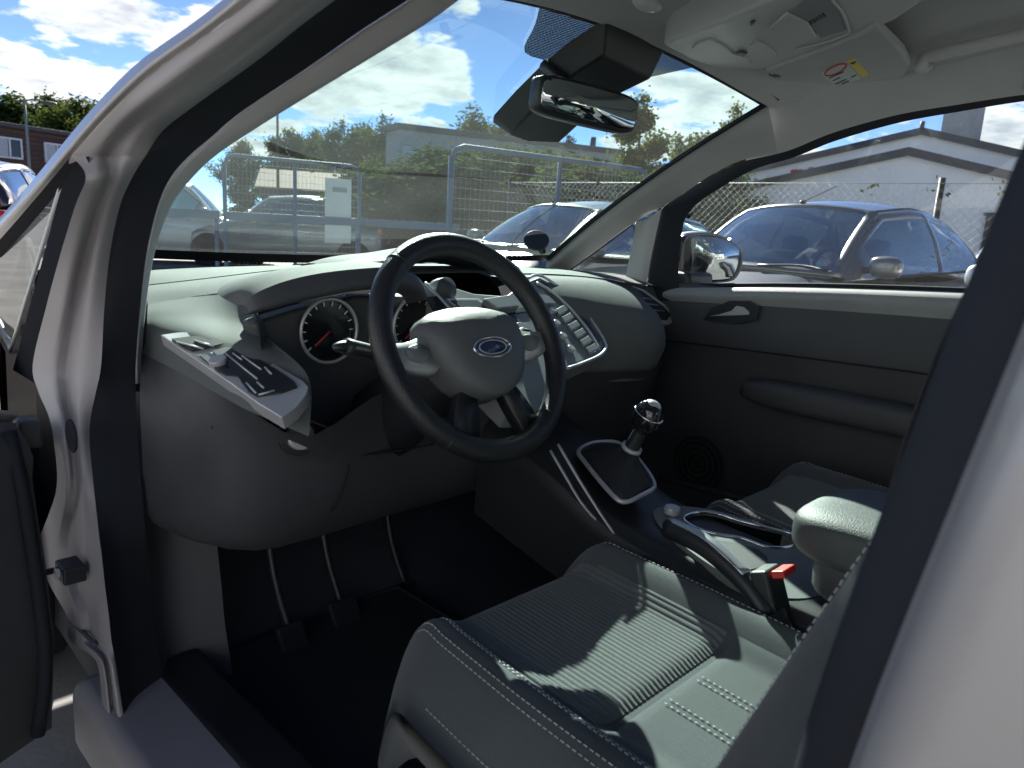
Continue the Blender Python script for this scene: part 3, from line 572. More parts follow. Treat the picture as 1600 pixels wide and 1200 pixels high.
# ---- driver door, swung open
dd = thing_part = bpy.data.objects.new('hinge', None); bpy.data.objects.remove(dd)
ha = Vector((-.895, 1.40, 0)); th = rad(66); dv_ = Vector((-math.sin(th), -math.cos(th), 0)); dn_ = Vector((math.cos(th), -math.sin(th), 0))   # along the door, towards the cabin
def DD(a, z, t): q = ha+dv_*a+dn_*t; return (q.x, q.y, z)
ddo = loft('driver_door', [[DD(.0, .84, -.03), DD(.5, .97, -.03), DD(1.1, 1.07, -.03)], [DD(.0, .80, -.09), DD(.5, .80, -.10), DD(1.1, .80, -.09)], [DD(.0, .28, -.06), DD(.5, .28, -.07), DD(1.1, .28, -.06)]], PAINT, car, n=14, solid=.008)
loft('door_card', [[DD(.03, .835, .0), DD(.5, .96, .0), DD(1.1, 1.06, .0)], [DD(.03, .79, .035), DD(.5, .9, .045), DD(1.1, .93, .04)], [DD(.03, .74, .03), DD(.5, .74, .05), DD(1.1, .74, .04)], [DD(.03, .5, .05), DD(.5, .5, .09), DD(1.1, .5, .05)], [DD(.03, .29, .03), DD(.5, .29, .05), DD(1.1, .29, .03)]], DASH2, ddo, n=16)
loft('door_edge', [[DD(.0, .83, -.03), DD(.0, .7, -.085), DD(.0, .28, -.06)], [DD(.03, .835, .0), DD(.03, .7, .03), DD(.03, .29, .03)]], JAMB, ddo, n=12, k=3)
tube('door_seal', [DD(.055, .83, .02), DD(.055, .7, .045), DD(.055, .45, .062), DD(.07, .31, .05)], .011, RUBBER, ddo, n=14)
for z in (.42, .80): box('door_hinge', Vector((-.892, 1.45, z)), (.035, .05, .05), DASH2, ddo, bevel=.008)

# ================================================================== dashboard
cowl = [(-.72, 1.70, 1.06), (-.45, 1.80, 1.054), (0, 1.89, 1.050), (.45, 1.80, 1.054), (.78, 1.62, 1.05)]
pad2 = [P(224, 447, y=1.60), P(320, 436, y=1.62), P(420, 424, y=1.64), P(520, 414, y=1.66), (.1, 1.66, 1.072), (.45, 1.565, 1.070), (.78, 1.445, 1.053)]
pad1 = [np.array(q)+np.array([0, .006, .001]) for q in pad2]
cw_ = cr(cowl, 7)
dash = loft('dashboard', [cw_, [np.array(a)*.5+np.array(b)*.5+np.array([0, 0, .003]) for a, b in zip(cw_, pad1)], pad1], DASH, car, n=40)
loft('pad_joint', [pad1, [np.array(q)+np.array([0, .003, -.012]) for q in pad2], pad2], BLACK, dash, n=30, k=5)
wt = [P(231, 476, y=1.50), P(300, 463, y=1.50), P(350, 457, y=1.45), P(388, 462, y=1.33), P(402, 472, y=1.26)]
pad3 = [wt[0], wt[1], wt[2], (-.47, 1.40, 1.055), (-.2, 1.36, 1.070), (.1, 1.34, 1.074), (.4, 1.32, 1.066), (.78, 1.31, 1.03)]
pm_ = [a*.5+b*.5+np.array([0, 0, .003]) for a, b in zip(cr(pad2, 12), cr(pad3, 12))]
loft('dash_pad', [pad2, pm_, pad3], DASH, dash, n=40)
# wing left of the instruments, with its outlet
w2 = [P(230, 492, y=1.455), P(300, 490, y=1.40), P(350, 496, y=1.34), P(396, 506, y=1.25), P(412, 520, y=1.19)]
wm = [P(229, 514, y=1.42), P(300, 524, y=1.285), P(350, 538, y=1.21), P(402, 550, y=1.14), P(480, 586, y=1.045)]
wl = [P(226, 541, x=-.70), P(300, 583, x=-.697), P(348, 610, x=-.694), P(395, 634, x=-.69), P(484, 668, y=.995)]
wr_ = [P(222, 552, x=-.70), P(296, 590, x=-.70), P(344, 618, x=-.697), P(391, 643, x=-.693), P(482, 682, y=.995)]
wg = loft('dash_wing', [wt, w2, wm, wl, wr_], DASH, dash, n=30, k=33)
_va, _vb, _vc = P(262, 524, y=1.335)+np.array([0, 0, .004]), P(470, 598, y=1.03)+np.array([0, 0, .006]), P(400, 626, y=1.035)+np.array([0, 0, .004]); VP0 = (_va+_vb+_vc)/3; VPN = np.cross(_vb-_va, _vc-_va); VPN = VPN/np.linalg.norm(VPN); VPN = VPN if VPN[2] > 0 else -VPN
def V_(px, py, off=.0): return PP(px, py, VP0+VPN*off, VPN)
vo = [(250, 523), (278, 519), (320, 518), (345, 523), (400, 552), (440, 575), (474, 595), (482, 604), (478, 616), (462, 636), (440, 652), (402, 629), (360, 598), (300, 557)]
vent = prism('air_outlet', [V_(*p, .003) for p in vo], -VPN*.022, SILV, wg, bevel=.002)
for nm, pts in [('outlet_opening', [(268, 529), (300, 525), (330, 526), (346, 532), (350, 536), (330, 541), (300, 547), (290, 543)]), ('outlet_opening', [(332, 548), (352, 542), (368, 543), (410, 564), (440, 582), (460, 596), (464, 603), (440, 612), (402, 618), (388, 610), (376, 594), (374, 590)]), ('thumbwheel_slot', [(312, 555), (322, 553), (366, 580), (370, 586), (352, 584), (340, 578)])]:
    prism(nm, [V_(*p, .0065) for p in pts], -VPN*.004, BLACK, vent, bevel=0)
for (a, b) in [((276, 534), (318, 545)), ((304, 532), (334, 541)), ((342, 556), (352, 562)), ((353, 553), (402, 592)), ((364, 552), (378, 562)), ((378, 556), (408, 577)), ((385, 598), (400, 614)), ((402, 597), (412, 606)), ((414, 574), (424, 584)), ((404, 617), (429, 610))]:
    tube('outlet_slat', [V_(*a, .008), V_(*b, .008)], .0016, SILV, vent, seg=6)
disc('thumbwheel', V_(342, 570, .002), VPN, .014, .012, SILV, vent)
# hood over the instruments
hc = [(384, 478), (392, 464), (412, 452), (450, 438), (500, 427), (560, 420), (610, 418), (642, 426), (658, 438), (666, 456)]
hlp = [(388, 490), (400, 488), (430, 481), (470, 470), (520, 459), (570, 450), (612, 446), (640, 450), (655, 458), (660, 470)]
crest = [P(px, py, y=1.125+.02*(abs(i-4.5)/4.5)**2) for i, (px, py) in enumerate(hc)]
lip = [P(px, py, y=1.115+.02*(abs(i-4.5)/4.5)**2) for i, (px, py) in enumerate(hlp)]
tp = [1-.85*(abs(i-4.5)/4.5)**2.5 for i in range(10)]
back = [c+np.array([0, .20*t, -.018*t]) for t, c in zip(tp, crest)]
mid = [c+np.array([0, .07*t, .006*t]) for t, c in zip(tp, crest)]
inn = [l+np.array([0, .05, -.012]) for l in lip]
hood = loft('instrument_hood', [back, mid, crest], DASH, dash, n=40)
loft('hood_lip', [crest, [c*.5+l*.5+np.array([0, -.006, 0]) for c, l in zip(crest, lip)], lip, inn], DASH2, hood, n=40)
# instrument cluster in its recess
cpl = [(395, 505), (470, 482), (560, 462), (640, 462), (672, 480), (690, 530), (690, 640), (560, 690), (440, 640), (412, 580)]
clu = prism('instrument_cluster', [P(px, py, y=1.20) for px, py in cpl], (0, .05, 0), DASH2, dash, bevel=.01)
loft('recess_wall', [[P(px, py, y=1.14) for px, py in [(388, 476), (404, 505), (408, 545), (420, 590), (448, 634)]], [P(px+14, py, y=1.21) for px, py in [(388, 490), (404, 515), (408, 550), (420, 590), (448, 630)]]], DASH2, dash, n=16, k=4)
for cx, cz, r in [(-.47, .985, .058), (-.27, .985, .058)]:
    tube('gauge_ring', [(cx+r*math.cos(a), 1.185, cz+r*math.sin(a)) for a in np.linspace(0, 2*math.pi, 33)[:-1]], .0035, SILV, clu, closed=True, seg=6)
    disc('gauge_dial', (cx, 1.196, cz), (0, -1, 0), r*.96, .003, GLOSSB, clu)
    V, Fc = join_data([box_data((cx+r*.84*math.cos(a), 1.1905, cz+r*.84*math.sin(a)), (.0022, .001, .008), Matrix.Rotation(-(a-math.pi/2), 3, 'Y')) for a in np.linspace(rad(-40), rad(220), 14)]); tk = mesh_obj('tick_marks', V, Fc, WHITE, clu, smooth=False); tk['kind'] = 'stuff'
    tube('gauge_needle', [(cx, 1.184, cz), (cx-.03, 1.184, cz-.025)], .0016, REDINK, clu, seg=5)
# hood over the centre display
dc = [(508, 418), (530, 411), (562, 405), (602, 401), (650, 393), (700, 388), (740, 390), (778, 398), (805, 412), (820, 432)]
dcl = [(520, 424), (540, 420), (575, 418), (612, 414), (655, 403), (700, 396), (735, 398), (768, 407), (792, 420), (806, 440)]
c2 = [P(px, py, y=1.42-.03*i/9) for i, (px, py) in enumerate(dc)]; l2 = [P(px, py, y=1.395-.03*i/9) for i, (px, py) in enumerate(dcl)]
dh = loft('display_hood', [[c+np.array([0, .18, -.03]) for c in c2], [c+np.array([0, .07, .004]) for c in c2], c2], DASH, dash, n=36)
loft('hood_lip', [c2, [c*.5+l*.5+np.array([0, -.004, 0]) for c, l in zip(c2, l2)], l2, [l+np.array([0, .10, -.03]) for l in l2]], DASH2, dh, n=36)
prism('centre_display', [(-.17, 1.455, 1.07), (.19, 1.455, 1.07), (.19, 1.40, .985), (-.17, 1.40, .985)], (0, .02, .0), GLOSSB, dash, bevel=.004)
loft('display_shelf', [[(-.22, 1.42, .99), (0, 1.42, .985), (.24, 1.42, .99)], [(-.2, 1.30, 1.0), (0, 1.28, .995), (.22, 1.30, 1.0)], [(-.19, 1.22, 1.02), (0, 1.2, 1.015), (.2, 1.2, 1.02)]], DASH2, dash, n=14)
# passenger side of the dashboard
rows = [[(.04, 1.35, 1.072), (.22, 1.345, 1.070), (.4, 1.33, 1.064), (.52, 1.33, 1.055), (.60, 1.34, 1.045), (.69, 1.34, 1.035), (.78, 1.33, 1.028)],
        [(.06, 1.24, 1.058), (.24, 1.22, 1.060), (.4, 1.21, 1.050), (.50, 1.23, 1.03), (.59, 1.29, 1.015), (.69, 1.315, 1.01), (.78, 1.32, 1.005)],
        [(.08, 1.15, .99), (.24, 1.115, 1.005), (.4, 1.10, .998), (.50, 1.14, .98), (.585, 1.25, .97), (.69, 1.30, .975), (.78, 1.31, .97)],
        [(.12, 1.11, .92), (.26, 1.065, .93), (.4, 1.06, .925), (.50, 1.11, .91), (.58, 1.25, .90), (.69, 1.30, .91), (.78, 1.31, .91)],
        [(.16, 1.12, .84), (.28, 1.085, .83), (.4, 1.085, .825), (.50, 1.14, .83), (.58, 1.27, .84), (.69, 1.31, .85), (.78, 1.32, .85)]]
pd = loft('passenger_dash', rows, DASH, dash, n=40)
RP0 = np.array([.69, 1.295, .97]); RPN = np.array([-.12, -.86, .5]); RPN = RPN/np.linalg.norm(RPN)
def VR(px, py, off=0.): return PP(px, py, RP0+RPN*off, RPN)
v2 = prism('air_outlet', [VR(*p, .006) for p in [(979, 452), (990, 446), (1006, 452), (1040, 476), (1054, 492), (1054, 500), (1046, 507), (1012, 505), (1006, 500), (990, 470)]], -RPN*.02, SILV, pd, bevel=.002)
prism('outlet_opening', [VR(*p, .0085) for p in [(984, 455), (992, 450), (1004, 455), (1036, 478), (1049, 492), (1042, 500), (1014, 499), (1008, 492), (996, 470)]], -RPN*.004, BLACK, v2, bevel=0)
for k in range(3): tube('outlet_slat', [VR(996+10*k, 464+10*k, .010), VR(1020+9*k, 468+9*k, .010)], .0016, SILV, v2, seg=6)
# lower dashboard
loft('knee_panel', [[tuple(q) for q in wr_]+[(-.45, 1.06, .89), (-.30, 1.12, .88), (.0, 1.14, .86), (.26, 1.06, .86), (.45, 1.08, .85), (.78, 1.32, .85)], [(-.74, 1.36, .86), (-.715, 1.25, .82), (-.68, 1.13, .79), (-.5, 1.08, .76), (-.3, 1.12, .75), (0, 1.16, .76), (.3, 1.15, .76), (.5, 1.17, .74), (.78, 1.3, .74)], [(-.75, 1.36, .68), (-.72, 1.24, .64), (-.6, 1.18, .60), (-.3, 1.22, .58), (0, 1.22, .58), (.3, 1.22, .58), (.5, 1.24, .58), (.78, 1.34, .6)], [(-.79, 1.5, .62), (-.3, 1.5, .56), (.3, 1.5, .56), (.78, 1.5, .6)]], DASH2, dash, n=40)
ls = disc('lamp_switch', (-.60, 1.075, .835), (-.15, -.9, .25), .032, .012, BLACK, dash, seg=28); disc('switch_cap', (-.6015, 1.064, .838), (-.15, -.9, .25), .022, .014, SILV, ls, seg=24)
tube('panel_seam', [(-.70, 1.165, .845), (-.56, 1.07, .80), (-.40, 1.075, .775), (-.22, 1.10, .765)], .0022, RUBBER, dash, n=24, seg=5)
tube('panel_seam', [(-.50, 1.068, .785), (-.50, 1.10, .70), (-.50, 1.16, .63)], .0022, RUBBER, dash, n=16, seg=5)
# centre stack: shield shaped panel
SP0 = np.array([.03, 1.10, .98]); SN = np.array([0.05, -.56, .83]); SN = SN/np.linalg.norm(SN)
def ST(px, py, off=0.): return PP(px, py, SP0+SN*off, SN)
STK = mat('stack_panel_plastic', (.20, .215, .22), .4, bump=.1, bscale=900)
so2 = [(664, 440), (700, 446), (740, 458), (790, 462), (822, 440), (842, 432), (868, 446), (900, 474), (926, 506), (942, 532), (945, 542), (938, 553), (912, 565), (886, 574), (872, 600), (852, 640), (800, 640), (750, 590), (742, 540), (716, 512), (690, 480)]
stk = prism('centre_stack', [ST(*p) for p in so2], -SN*.05, STK, dash, bevel=.005)
for pts in ([(822, 436), (842, 430), (870, 446), (902, 474), (928, 506), (944, 532), (947, 543), (938, 555), (912, 567), (886, 576)], [(838, 442), (862, 456), (890, 482), (914, 510), (930, 534), (936, 546)], [(664, 442), (684, 462), (706, 486), (730, 508), (752, 522)]):
    tube('stack_trim', [ST(*p, .004) for p in pts], .0036, SILV, stk, n=30, seg=8)
prism('side_outlet', [ST(*p, .0025) for p in [(846, 438), (868, 450), (896, 474), (922, 506), (938, 532), (935, 540), (916, 512), (890, 482), (864, 458)]], -SN*.003, BLACK, stk, bevel=0)
vq = prism('centre_outlet', [ST(*p, .004) for p in [(698, 466), (748, 466), (800, 502), (796, 508), (756, 512)]], -SN*.004, SILV, stk, bevel=.001)
prism('outlet_opening', [ST(*p, .0065) for p in [(705, 469), (746, 469), (790, 501), (758, 508)]], -SN*.003, BLACK, vq, bevel=0)
prism('outlet_opening', [ST(*p, .0045) for p in [(666, 464), (688, 462), (700, 474), (712, 492), (704, 500), (676, 482)]], -SN*.003, GLOSSB, stk, bevel=0)
prism('stack_shelf', [ST(*p, .02) for p in [(756, 466), (796, 460), (812, 478), (778, 482)]], -SN*.02, STK, stk, bevel=.003)
prism('stack_shelf', [ST(*p, .012) for p in [(838, 458), (858, 462), (870, 474), (850, 474)]], -SN*.012, STK, stk, bevel=.002)
for (a, b, c, d) in [((800, 482), (822, 480), (826, 486), (804, 489)), ((790, 489), (800, 488), (822, 508), (812, 512)), ((853, 472), (862, 472), (858, 478), (850, 477))]:
    prism('stack_slot', [ST(*p, .003) for p in (a, b, c, d)], -SN*.003, BLACK, stk, bevel=0)
for k in range(6):
    bx_, by_ = 868+9.5*k, 483+12.0*k
    prism('key', [ST(*p, .006) for p in [(bx_, by_), (bx_+14, by_-7), (bx_+20, by_+1), (bx_+6, by_+9)]], -SN*.006, STK, stk, bevel=.0015)
    tube('key_gap', [ST(bx_+6.5, by_+10, .0055), ST(bx_+20, by_+2, .0055)], .0011, CHROME, stk, seg=5)
for (kx, ky) in [(862, 488), (868, 508), (878, 528), (890, 548)]:
    disc('knob', ST(kx, ky), SN, .009, .010, SILV, stk, seg=18)
kb = disc('volume_knob', ST(816, 526), SN, .026, .018, STK, stk, bevel=.003); disc('knob_cap', ST(816, 526, .018), SN, .019, .002, GLOSSB, kb)
# ignition barrel housing lit beside the hood
bl = Vector(P(684, 455, y=1.2)); tube('rotary_switch', [bl, bl+Vector((.0, -.03, .008))], .024, DASH2, dash, seg=24)
for k in range(4): tube('switch_rib', [bl+Vector((0, -.006*k-.004, .0015*k))+Vector((.0245*math.cos(a), 0, .0245*math.sin(a))) for a in np.linspace(0, 2*math.pi, 25)[:-1]], .0016, SILV, dash, closed=True, seg=5)

# ================================================================== steering wheel
WC = Vector((-.37, .905, .995)); WU = Vector((0, .489, .872)); WN = Vector((0, -.872, .489)); WR = Vector((1, 0, 0))
def WP(u, v, n=0.): return WC+WR*u+WU*v+WN*n
RR = .1805
rim = tube('steering_wheel', [WP(RR*math.cos(a), RR*math.sin(a)) for a in np.linspace(0, 2*math.pi, 97)[:-1]], .0188, LEATH, car, seg=20, closed=True)
for a in (rad(52), rad(128), rad(232), rad(308)):
    d = Vector(WP(RR*math.cos(a), RR*math.sin(a))); tdir = (WR*-math.sin(a)+WU*math.cos(a)); rdir = (WR*math.cos(a)+WU*math.sin(a))
    tube('rim_seam', [d+(rdir*math.cos(b)+WN*math.sin(b))*.0190 for b in np.linspace(0, 2*math.pi, 21)[:-1]], .0010, BLACK, rim, closed=True, seg=5)
def wpoly(pts, n0, k=40): return [WP(u, v, n0) for u, v in (cr([(a, b, 0) for a, b in pts], k, True)[:, :2])]
hubp = [(-.105, .030), (-.085, .055), (-.04, .066), (0, .068), (.04, .066), (.085, .055), (.105, .030), (.095, -.02), (.07, -.065), (.03, -.09), (0, -.094), (-.03, -.09), (-.07, -.065), (-.095, -.02)]
def sc(pts, s): return [(a*s, (b+.01)*s-.01) for a, b in pts]
HUBM = mat('airbag_cover', (.11, .118, .12), .48, bump=.5, bscale=700)
hub = rings('airbag_cover', [wpoly(sc(hubp, .9), -.045), wpoly(hubp, -.03), wpoly(hubp, -.006), wpoly([(a, b-.006) for a, b in sc(hubp, .93)], .014), wpoly([(a, b-.016) for a, b in sc(hubp, .78)], .029), wpoly([(a, b-.020) for a, b in sc(hubp, .55)], .034), wpoly([(a, b-.020) for a, b in sc(hubp, .25)], .035)], HUBM, rim)
em = [(.040*math.cos(a), .0165*math.sin(a)-.018) for a in np.linspace(0, 2*math.pi, 33)[:-1]]
tube('emblem_ring', [WP(a, b, .0362) for a, b in em], .0022, CHROME, hub, closed=True, seg=8)
rings('emblem', [[WP(a*.93, (b+.018)*.93-.018, .030) for a, b in em], [WP(a*.93, (b+.018)*.93-.018, .0365) for a, b in em]], mat('emblem_blue', (.02, .04, .12), .25, coat=.5), hub)
tube('emblem_inner_ring', [WP(a*.74, (b+.018)*.70-.018, .0372) for a, b in em], .0012, SILV, hub, closed=True, seg=6)
tube('cover_seam', [WP(u, v, n) for u, v, n in [(-.070, -.055, .020), (-.045, -.030, .031), (0, -.022, .0355), (.045, -.030, .031), (.070, -.055, .020)]], .0010, BLACK, hub, n=24, seg=5)
for s in (-1, 1):
    sp = [(s*.09, .022), (s*.13, .016), (s*.172, .012), (s*.176, -.014), (s*.15, -.030), (s*.105, -.040), (s*.085, -.03)]
    spo = rings('spoke', [wpoly(sp, -.022, 28), wpoly(sp, -.006, 28), wpoly([(a, b*.86) for a, b in sp], .001, 28)], SILV, rim)
    kp = [(s*.108, .006), (s*.128, .008), (s*.146, .0), (s*.140, -.016), (s*.118, -.022), (s*.104, -.012)]
    rings('thumb_keys', [wpoly(kp, -.002, 24), wpoly(kp, .004, 24), wpoly([(a*.985+s*.002, b*.8) for a, b in kp], .006, 24)], STK, spo)
    lo = [(s*.030, -.085), (s*.060, -.075), (s*.092, -.142), (s*.075, -.160), (s*.055, -.165)]
    rings('lower_spoke', [wpoly(lo, -.024, 24), wpoly(lo, -.006, 24), wpoly([(a*.99, b) for a, b in lo], -.002, 24)], BLACK, rim)
tube('steering_column', [WP(0, -.01, -.03), WP(0, -.02, -.12), WP(0, -.04, -.30)], lambda t: .055+.02*t, BLACK, car, n=8, seg=18)
stl = tube('indicator_stalk', [WP(-.05, .01, -.07), WP(-.12, .02, -.075), WP(-.205, .035, -.06)], lambda t: .009+.004*t, BLACK, car, n=12, seg=10); blob('stalk_end', WP(-.205, .035, -.06), (.022, .010, .009), BLACK, stl)
stl = tube('wiper_stalk', [WP(.05, .01, -.07), WP(.12, .02, -.075), WP(.185, .032, -.06)], lambda t: .009+.003*t, BLACK, car, n=12, seg=10); blob('stalk_end', WP(.185, .032, -.06), (.02, .010, .009), BLACK, stl)
# pedals
for (px, py, y, wd) in [(458, 1000, 1.30, .06), (540, 960, 1.32, .07), (640, 930, 1.36, .05)]:
    c = Vector(P(px, py, y=y)); pdl = box('pedal', c, (wd, .015, .07), RUBBER, car, R=Matrix.Rotation(rad(-35), 3, 'X'), bevel=.006)
    tube('pedal_arm', [c+Vector((0, .01, .01)), c+Vector((0, .08, .12)), c+Vector((0, .12, .28))], .008, BLACK, pdl, n=8)

# ================================================================== centre console
cons = loft('centre_console', [[(-.115, 1.16, .56), (-.115, .9, .50), (-.115, .6, .45), (-.115, .3, .45)], [(-.108, 1.16, .76), (-.108, .96, .705), (-.108, .74, .625), (-.108, .28, .60)], [(-.085, 1.16, .79), (-.085, .96, .722), (-.085, .74, .646), (-.095, .28, .62)], [(.10, 1.16, .79), (.10, .96, .722), (.10, .74, .646), (.11, .28, .62)], [(.13, 1.16, .76), (.13, .96, .70), (.13, .74, .625), (.13, .28, .60)], [(.14, 1.16, .56), (.14, .9, .50), (.14, .6, .45), (.14, .3, .45)]], BLACK, car, n=24, k=26, linear=True)
GP0 = np.array([0, .87, .716]); GN = np.array([0, -.20, .98]); GN = GN/np.linalg.norm(GN)
def GA(px, py, off=0.): return PP(px, py, GP0+GN*off, GN)
gr_ = [(904, 705), (922, 693), (946, 690), (968, 693), (992, 712), (1014, 740), (1022, 756), (1020, 764), (1002, 774), (984, 783), (972, 784), (962, 778), (940, 754), (914, 722)]
gq = [GA(*p) for p in gr_]
tube('gaiter_frame', cr(gq, 60, True), .0048, SILV, cons, closed=True, seg=8)
gcen = sum(gq)/len(gq); kn = Vector(P(1010, 655, x=.0)); gt_ = Vector(P(985, 704, x=.0))
gq2 = cr(gq, 40, True)
GAIT = mat('gaiter_leather', (.02, .021, .024), .5, bump=.8, bscale=120)
def gring(s, tgt, lift, wob=0.):
    rs = []
    for i, q in enumerate(gq2):
        c = Vector(gcen)*(1-lift)+tgt*lift; r = (Vector(q)-Vector(gcen))*s*(1+wob*math.sin(i*1.3+lift*9)); rs.append(c+r+Vector(GN)*0)
    return rs
rings('gaiter', [gring(.98, gt_, 0), gring(.85, gt_, .12, .04), gring(.62, gt_, .35, .05), gring(.42, gt_, .62, .06), gring(.26, gt_, .88, .04), gring(.2, gt_, .98)], GAIT, cons)
kdir = (kn-gt_).normalized()
lev = tube('gear_lever', [gt_-kdir*.02, gt_+kdir*.02, kn-kdir*.01], lambda t: .017-.004*t, BLACK, car, n=8, seg=14)
tube('lever_collar', [gt_+kdir*.003, gt_+kdir*.010], .021, SILV, lev, seg=20)
Rk = Vector((0, 0, 1)).rotation_difference(kdir).to_matrix()
blob('gear_knob', kn+kdir*.004, (.025, .029, .036), GLOSSB, lev, e=(.85, .85), R=Rk); tube('knob_trim', [kn+Rk@Vector((.0255*math.cos(a), .0296*math.sin(a), .012)) for a in np.linspace(0, 2*math.pi, 29)[:-1]], .0018, CHROME, lev, closed=True, seg=6)
blob('knob_cap', kn+kdir*.022, (.019, .022, .020), SILV, lev, R=Rk)
for pts in ([(872, 694), (900, 742), (930, 790), (962, 838)], [(860, 704), (884, 745), (908, 785), (936, 818)]):
    tube('console_trim', [P(px, py, x=-.105) for px, py in pts], .003, SILV, cons, n=14, seg=6)
# rear part of the console: light tray top with cup holder well
RC0 = np.array([0, .58, .640]); RCN = np.array([0, -.08, 1.0]); RCN = RCN/np.linalg.norm(RCN)
def RC(px, py, off=0.): return PP(px, py, RC0+RCN*off, RCN)
TRAY = mat('tray_plastic', (.17, .185, .185), .42, bump=.25, bscale=900)
outl = [(1020, 800), (1042, 790), (1080, 792), (1120, 798), (1170, 812), (1215, 828), (1262, 848), (1300, 885), (1290, 925), (1235, 935), (1180, 920), (1125, 892), (1080, 862), (1045, 832)]
hole = [(1068, 812), (1078, 804), (1098, 801), (1126, 805), (1150, 813), (1180, 821), (1210, 828), (1240, 836), (1246, 848), (1228, 856), (1196, 855), (1160, 842), (1122, 836), (1088, 826)]
oo = cr([RC(*p) for p in outl], 42, True); ho = cr([RC(*p) for p in hole], 42, True)
V = list(oo)+list(ho)+[q-RCN*.006 for q in ho]+[q-RCN*.055 for q in ho]; k = 42
Fc = [(i, (i+1) % k, k+(i+1) % k, k+i) for i in range(k)]+[(k+i, k+(i+1) % k, 2*k+(i+1) % k, 2*k+i) for i in range(k)]
tray = mesh_obj('console_tray', V, Fc, TRAY, cons, smooth=False)
V = [q-RCN*.006 for q in ho]+[q-RCN*.045 for q in ho]
mesh_obj('cup_well', V, [(i, (i+1) % k, k+(i+1) % k, k+i) for i in range(k)]+[tuple(range(k, 2*k))], GLOSSB, tray, smooth=False)
tube('well_rim', [q+RCN*.001 for q in ho], .0032, CHROME, tray, closed=True, seg=8)
V = list(oo)+[q-RCN*.09 for q in oo]; mesh_obj('tray_side', V, [(i, (i+1) % k, k+(i+1) % k, k+i) for i in range(k)], TRAY, tray)
disc('rotary_dial', RC(1049, 803, .002), RCN, .016, .016, SILV, tray, bevel=.004)
prism('tray_pocket', [RC(*p, .0015) for p in [(1108, 842), (1150, 848), (1185, 858), (1200, 872), (1194, 884), (1172, 890), (1150, 880)]], -RCN*.002, DASH2, tray, bevel=0)
hb0, hb1 = Vector(P(1046, 812, z=.70)), Vector(P(1166, 897, z=.672)); hbm = (hb0+hb1)/2+Vector((0, 0, .012))
hbk = tube('handbrake', [hb0+Vector((0, 0, -.014)), hbm+Vector((0, 0, -.014)), hb1+Vector((0, 0, -.014)), hb1+(hb1-hb0)*.28+Vector((0, 0, -.04))], lambda t: .019-.003*t, BLACK, car, n=18, seg=14)
tube('lever_strip', [hb0, hbm+Vector((0, 0, .001)), hb1], .010, mat('brushed_silver', (.48, .52, .56), .35, .7), hbk, n=16, seg=10, flat=.55)
tube('lever_base', [hb1+Vector((0, -.04, -.05)), hb1+Vector((0, -.08, -.12))], .03, BLACK, hbk, seg=12)
ar = blob('armrest', (.022, .285, .742), (.125, .195, .048), mat('armrest_vinyl', (.055, .063, .066), .55, bump=.5, bscale=500), car, e=(.45, .55), nu=48, nv=24)
blob('armrest_base', (.02, .27, .685), (.105, .17, .05), DASH2, ar, e=(.4, .4))
box('armrest_pedestal', (.02, .25, .55), (.17, .26, .22), DASH2, ar, bevel=.02)
# seat belt buckle
bk = Vector(P(1220, 897, x=-.125)); Rb = Matrix.Rotation(rad(-22), 3, 'X')
bkl = box('belt_buckle', bk+Vector((.0, .008, -.045)), (.052, .03, .10), BLACK, car, R=Rb, bevel=.006)
box('buckle_button', bk+Vector((0, -.004, .006)), (.042, .022, .012), RED, bkl, R=Rb, bevel=.003)
tube('buckle_stalk', [bk+Vector((0, .02, -.09)), bk+Vector((0, .04, -.2))], .012, BLACK, bkl, seg=8)

# ================================================================== seats
def ss(a, b, x): t = min(1, max(0, (x-a)/(b-a))); return t*t*(3-2*t)
def cush_z(dx, y):
    a = abs(dx); z = .592+.022*(y-.47)/.35
    z += (.046 if dx > 0 else .034)*ss(.12, .20, a)
    if a > .205: z -= .11*((a-.205)/.05)**2
    if y > .735: z -= .13*((y-.735)/.09)**2
    return z
def grid(fn, us, vs): 
    V = [fn(u, v) for v in vs for u in us]; n = len(us)
    return V, [(j*n+i, j*n+i+1, (j+1)*n+i+1, (j+1)*n+i) for j in range(len(vs)-1) for i in range(n-1)]
def stitch(name, pts, parent, dash_=.0055, gap=.0035, r=.00085):
    pts = cr(pts, 400); d = np.concatenate([[0], np.cumsum(np.linalg.norm(np.diff(pts, axis=0), axis=1))]); parts = []; s = 0
    while s < d[-1]-dash_:
        a = np.array([np.interp(s, d, pts[:, i]) for i in range(3)]); b = np.array([np.interp(s+dash_, d, pts[:, i]) for i in range(3)])
        parts.append(tube_data([a, b], r, 5)); s += dash_+gap
    V, Fc = join_data(parts); return mesh_obj(name, V, Fc, THREAD, parent)
def shr(v): return 1-.06*ss(.5, .83, v)-.10*max(0, (v-.70)/.132)**2
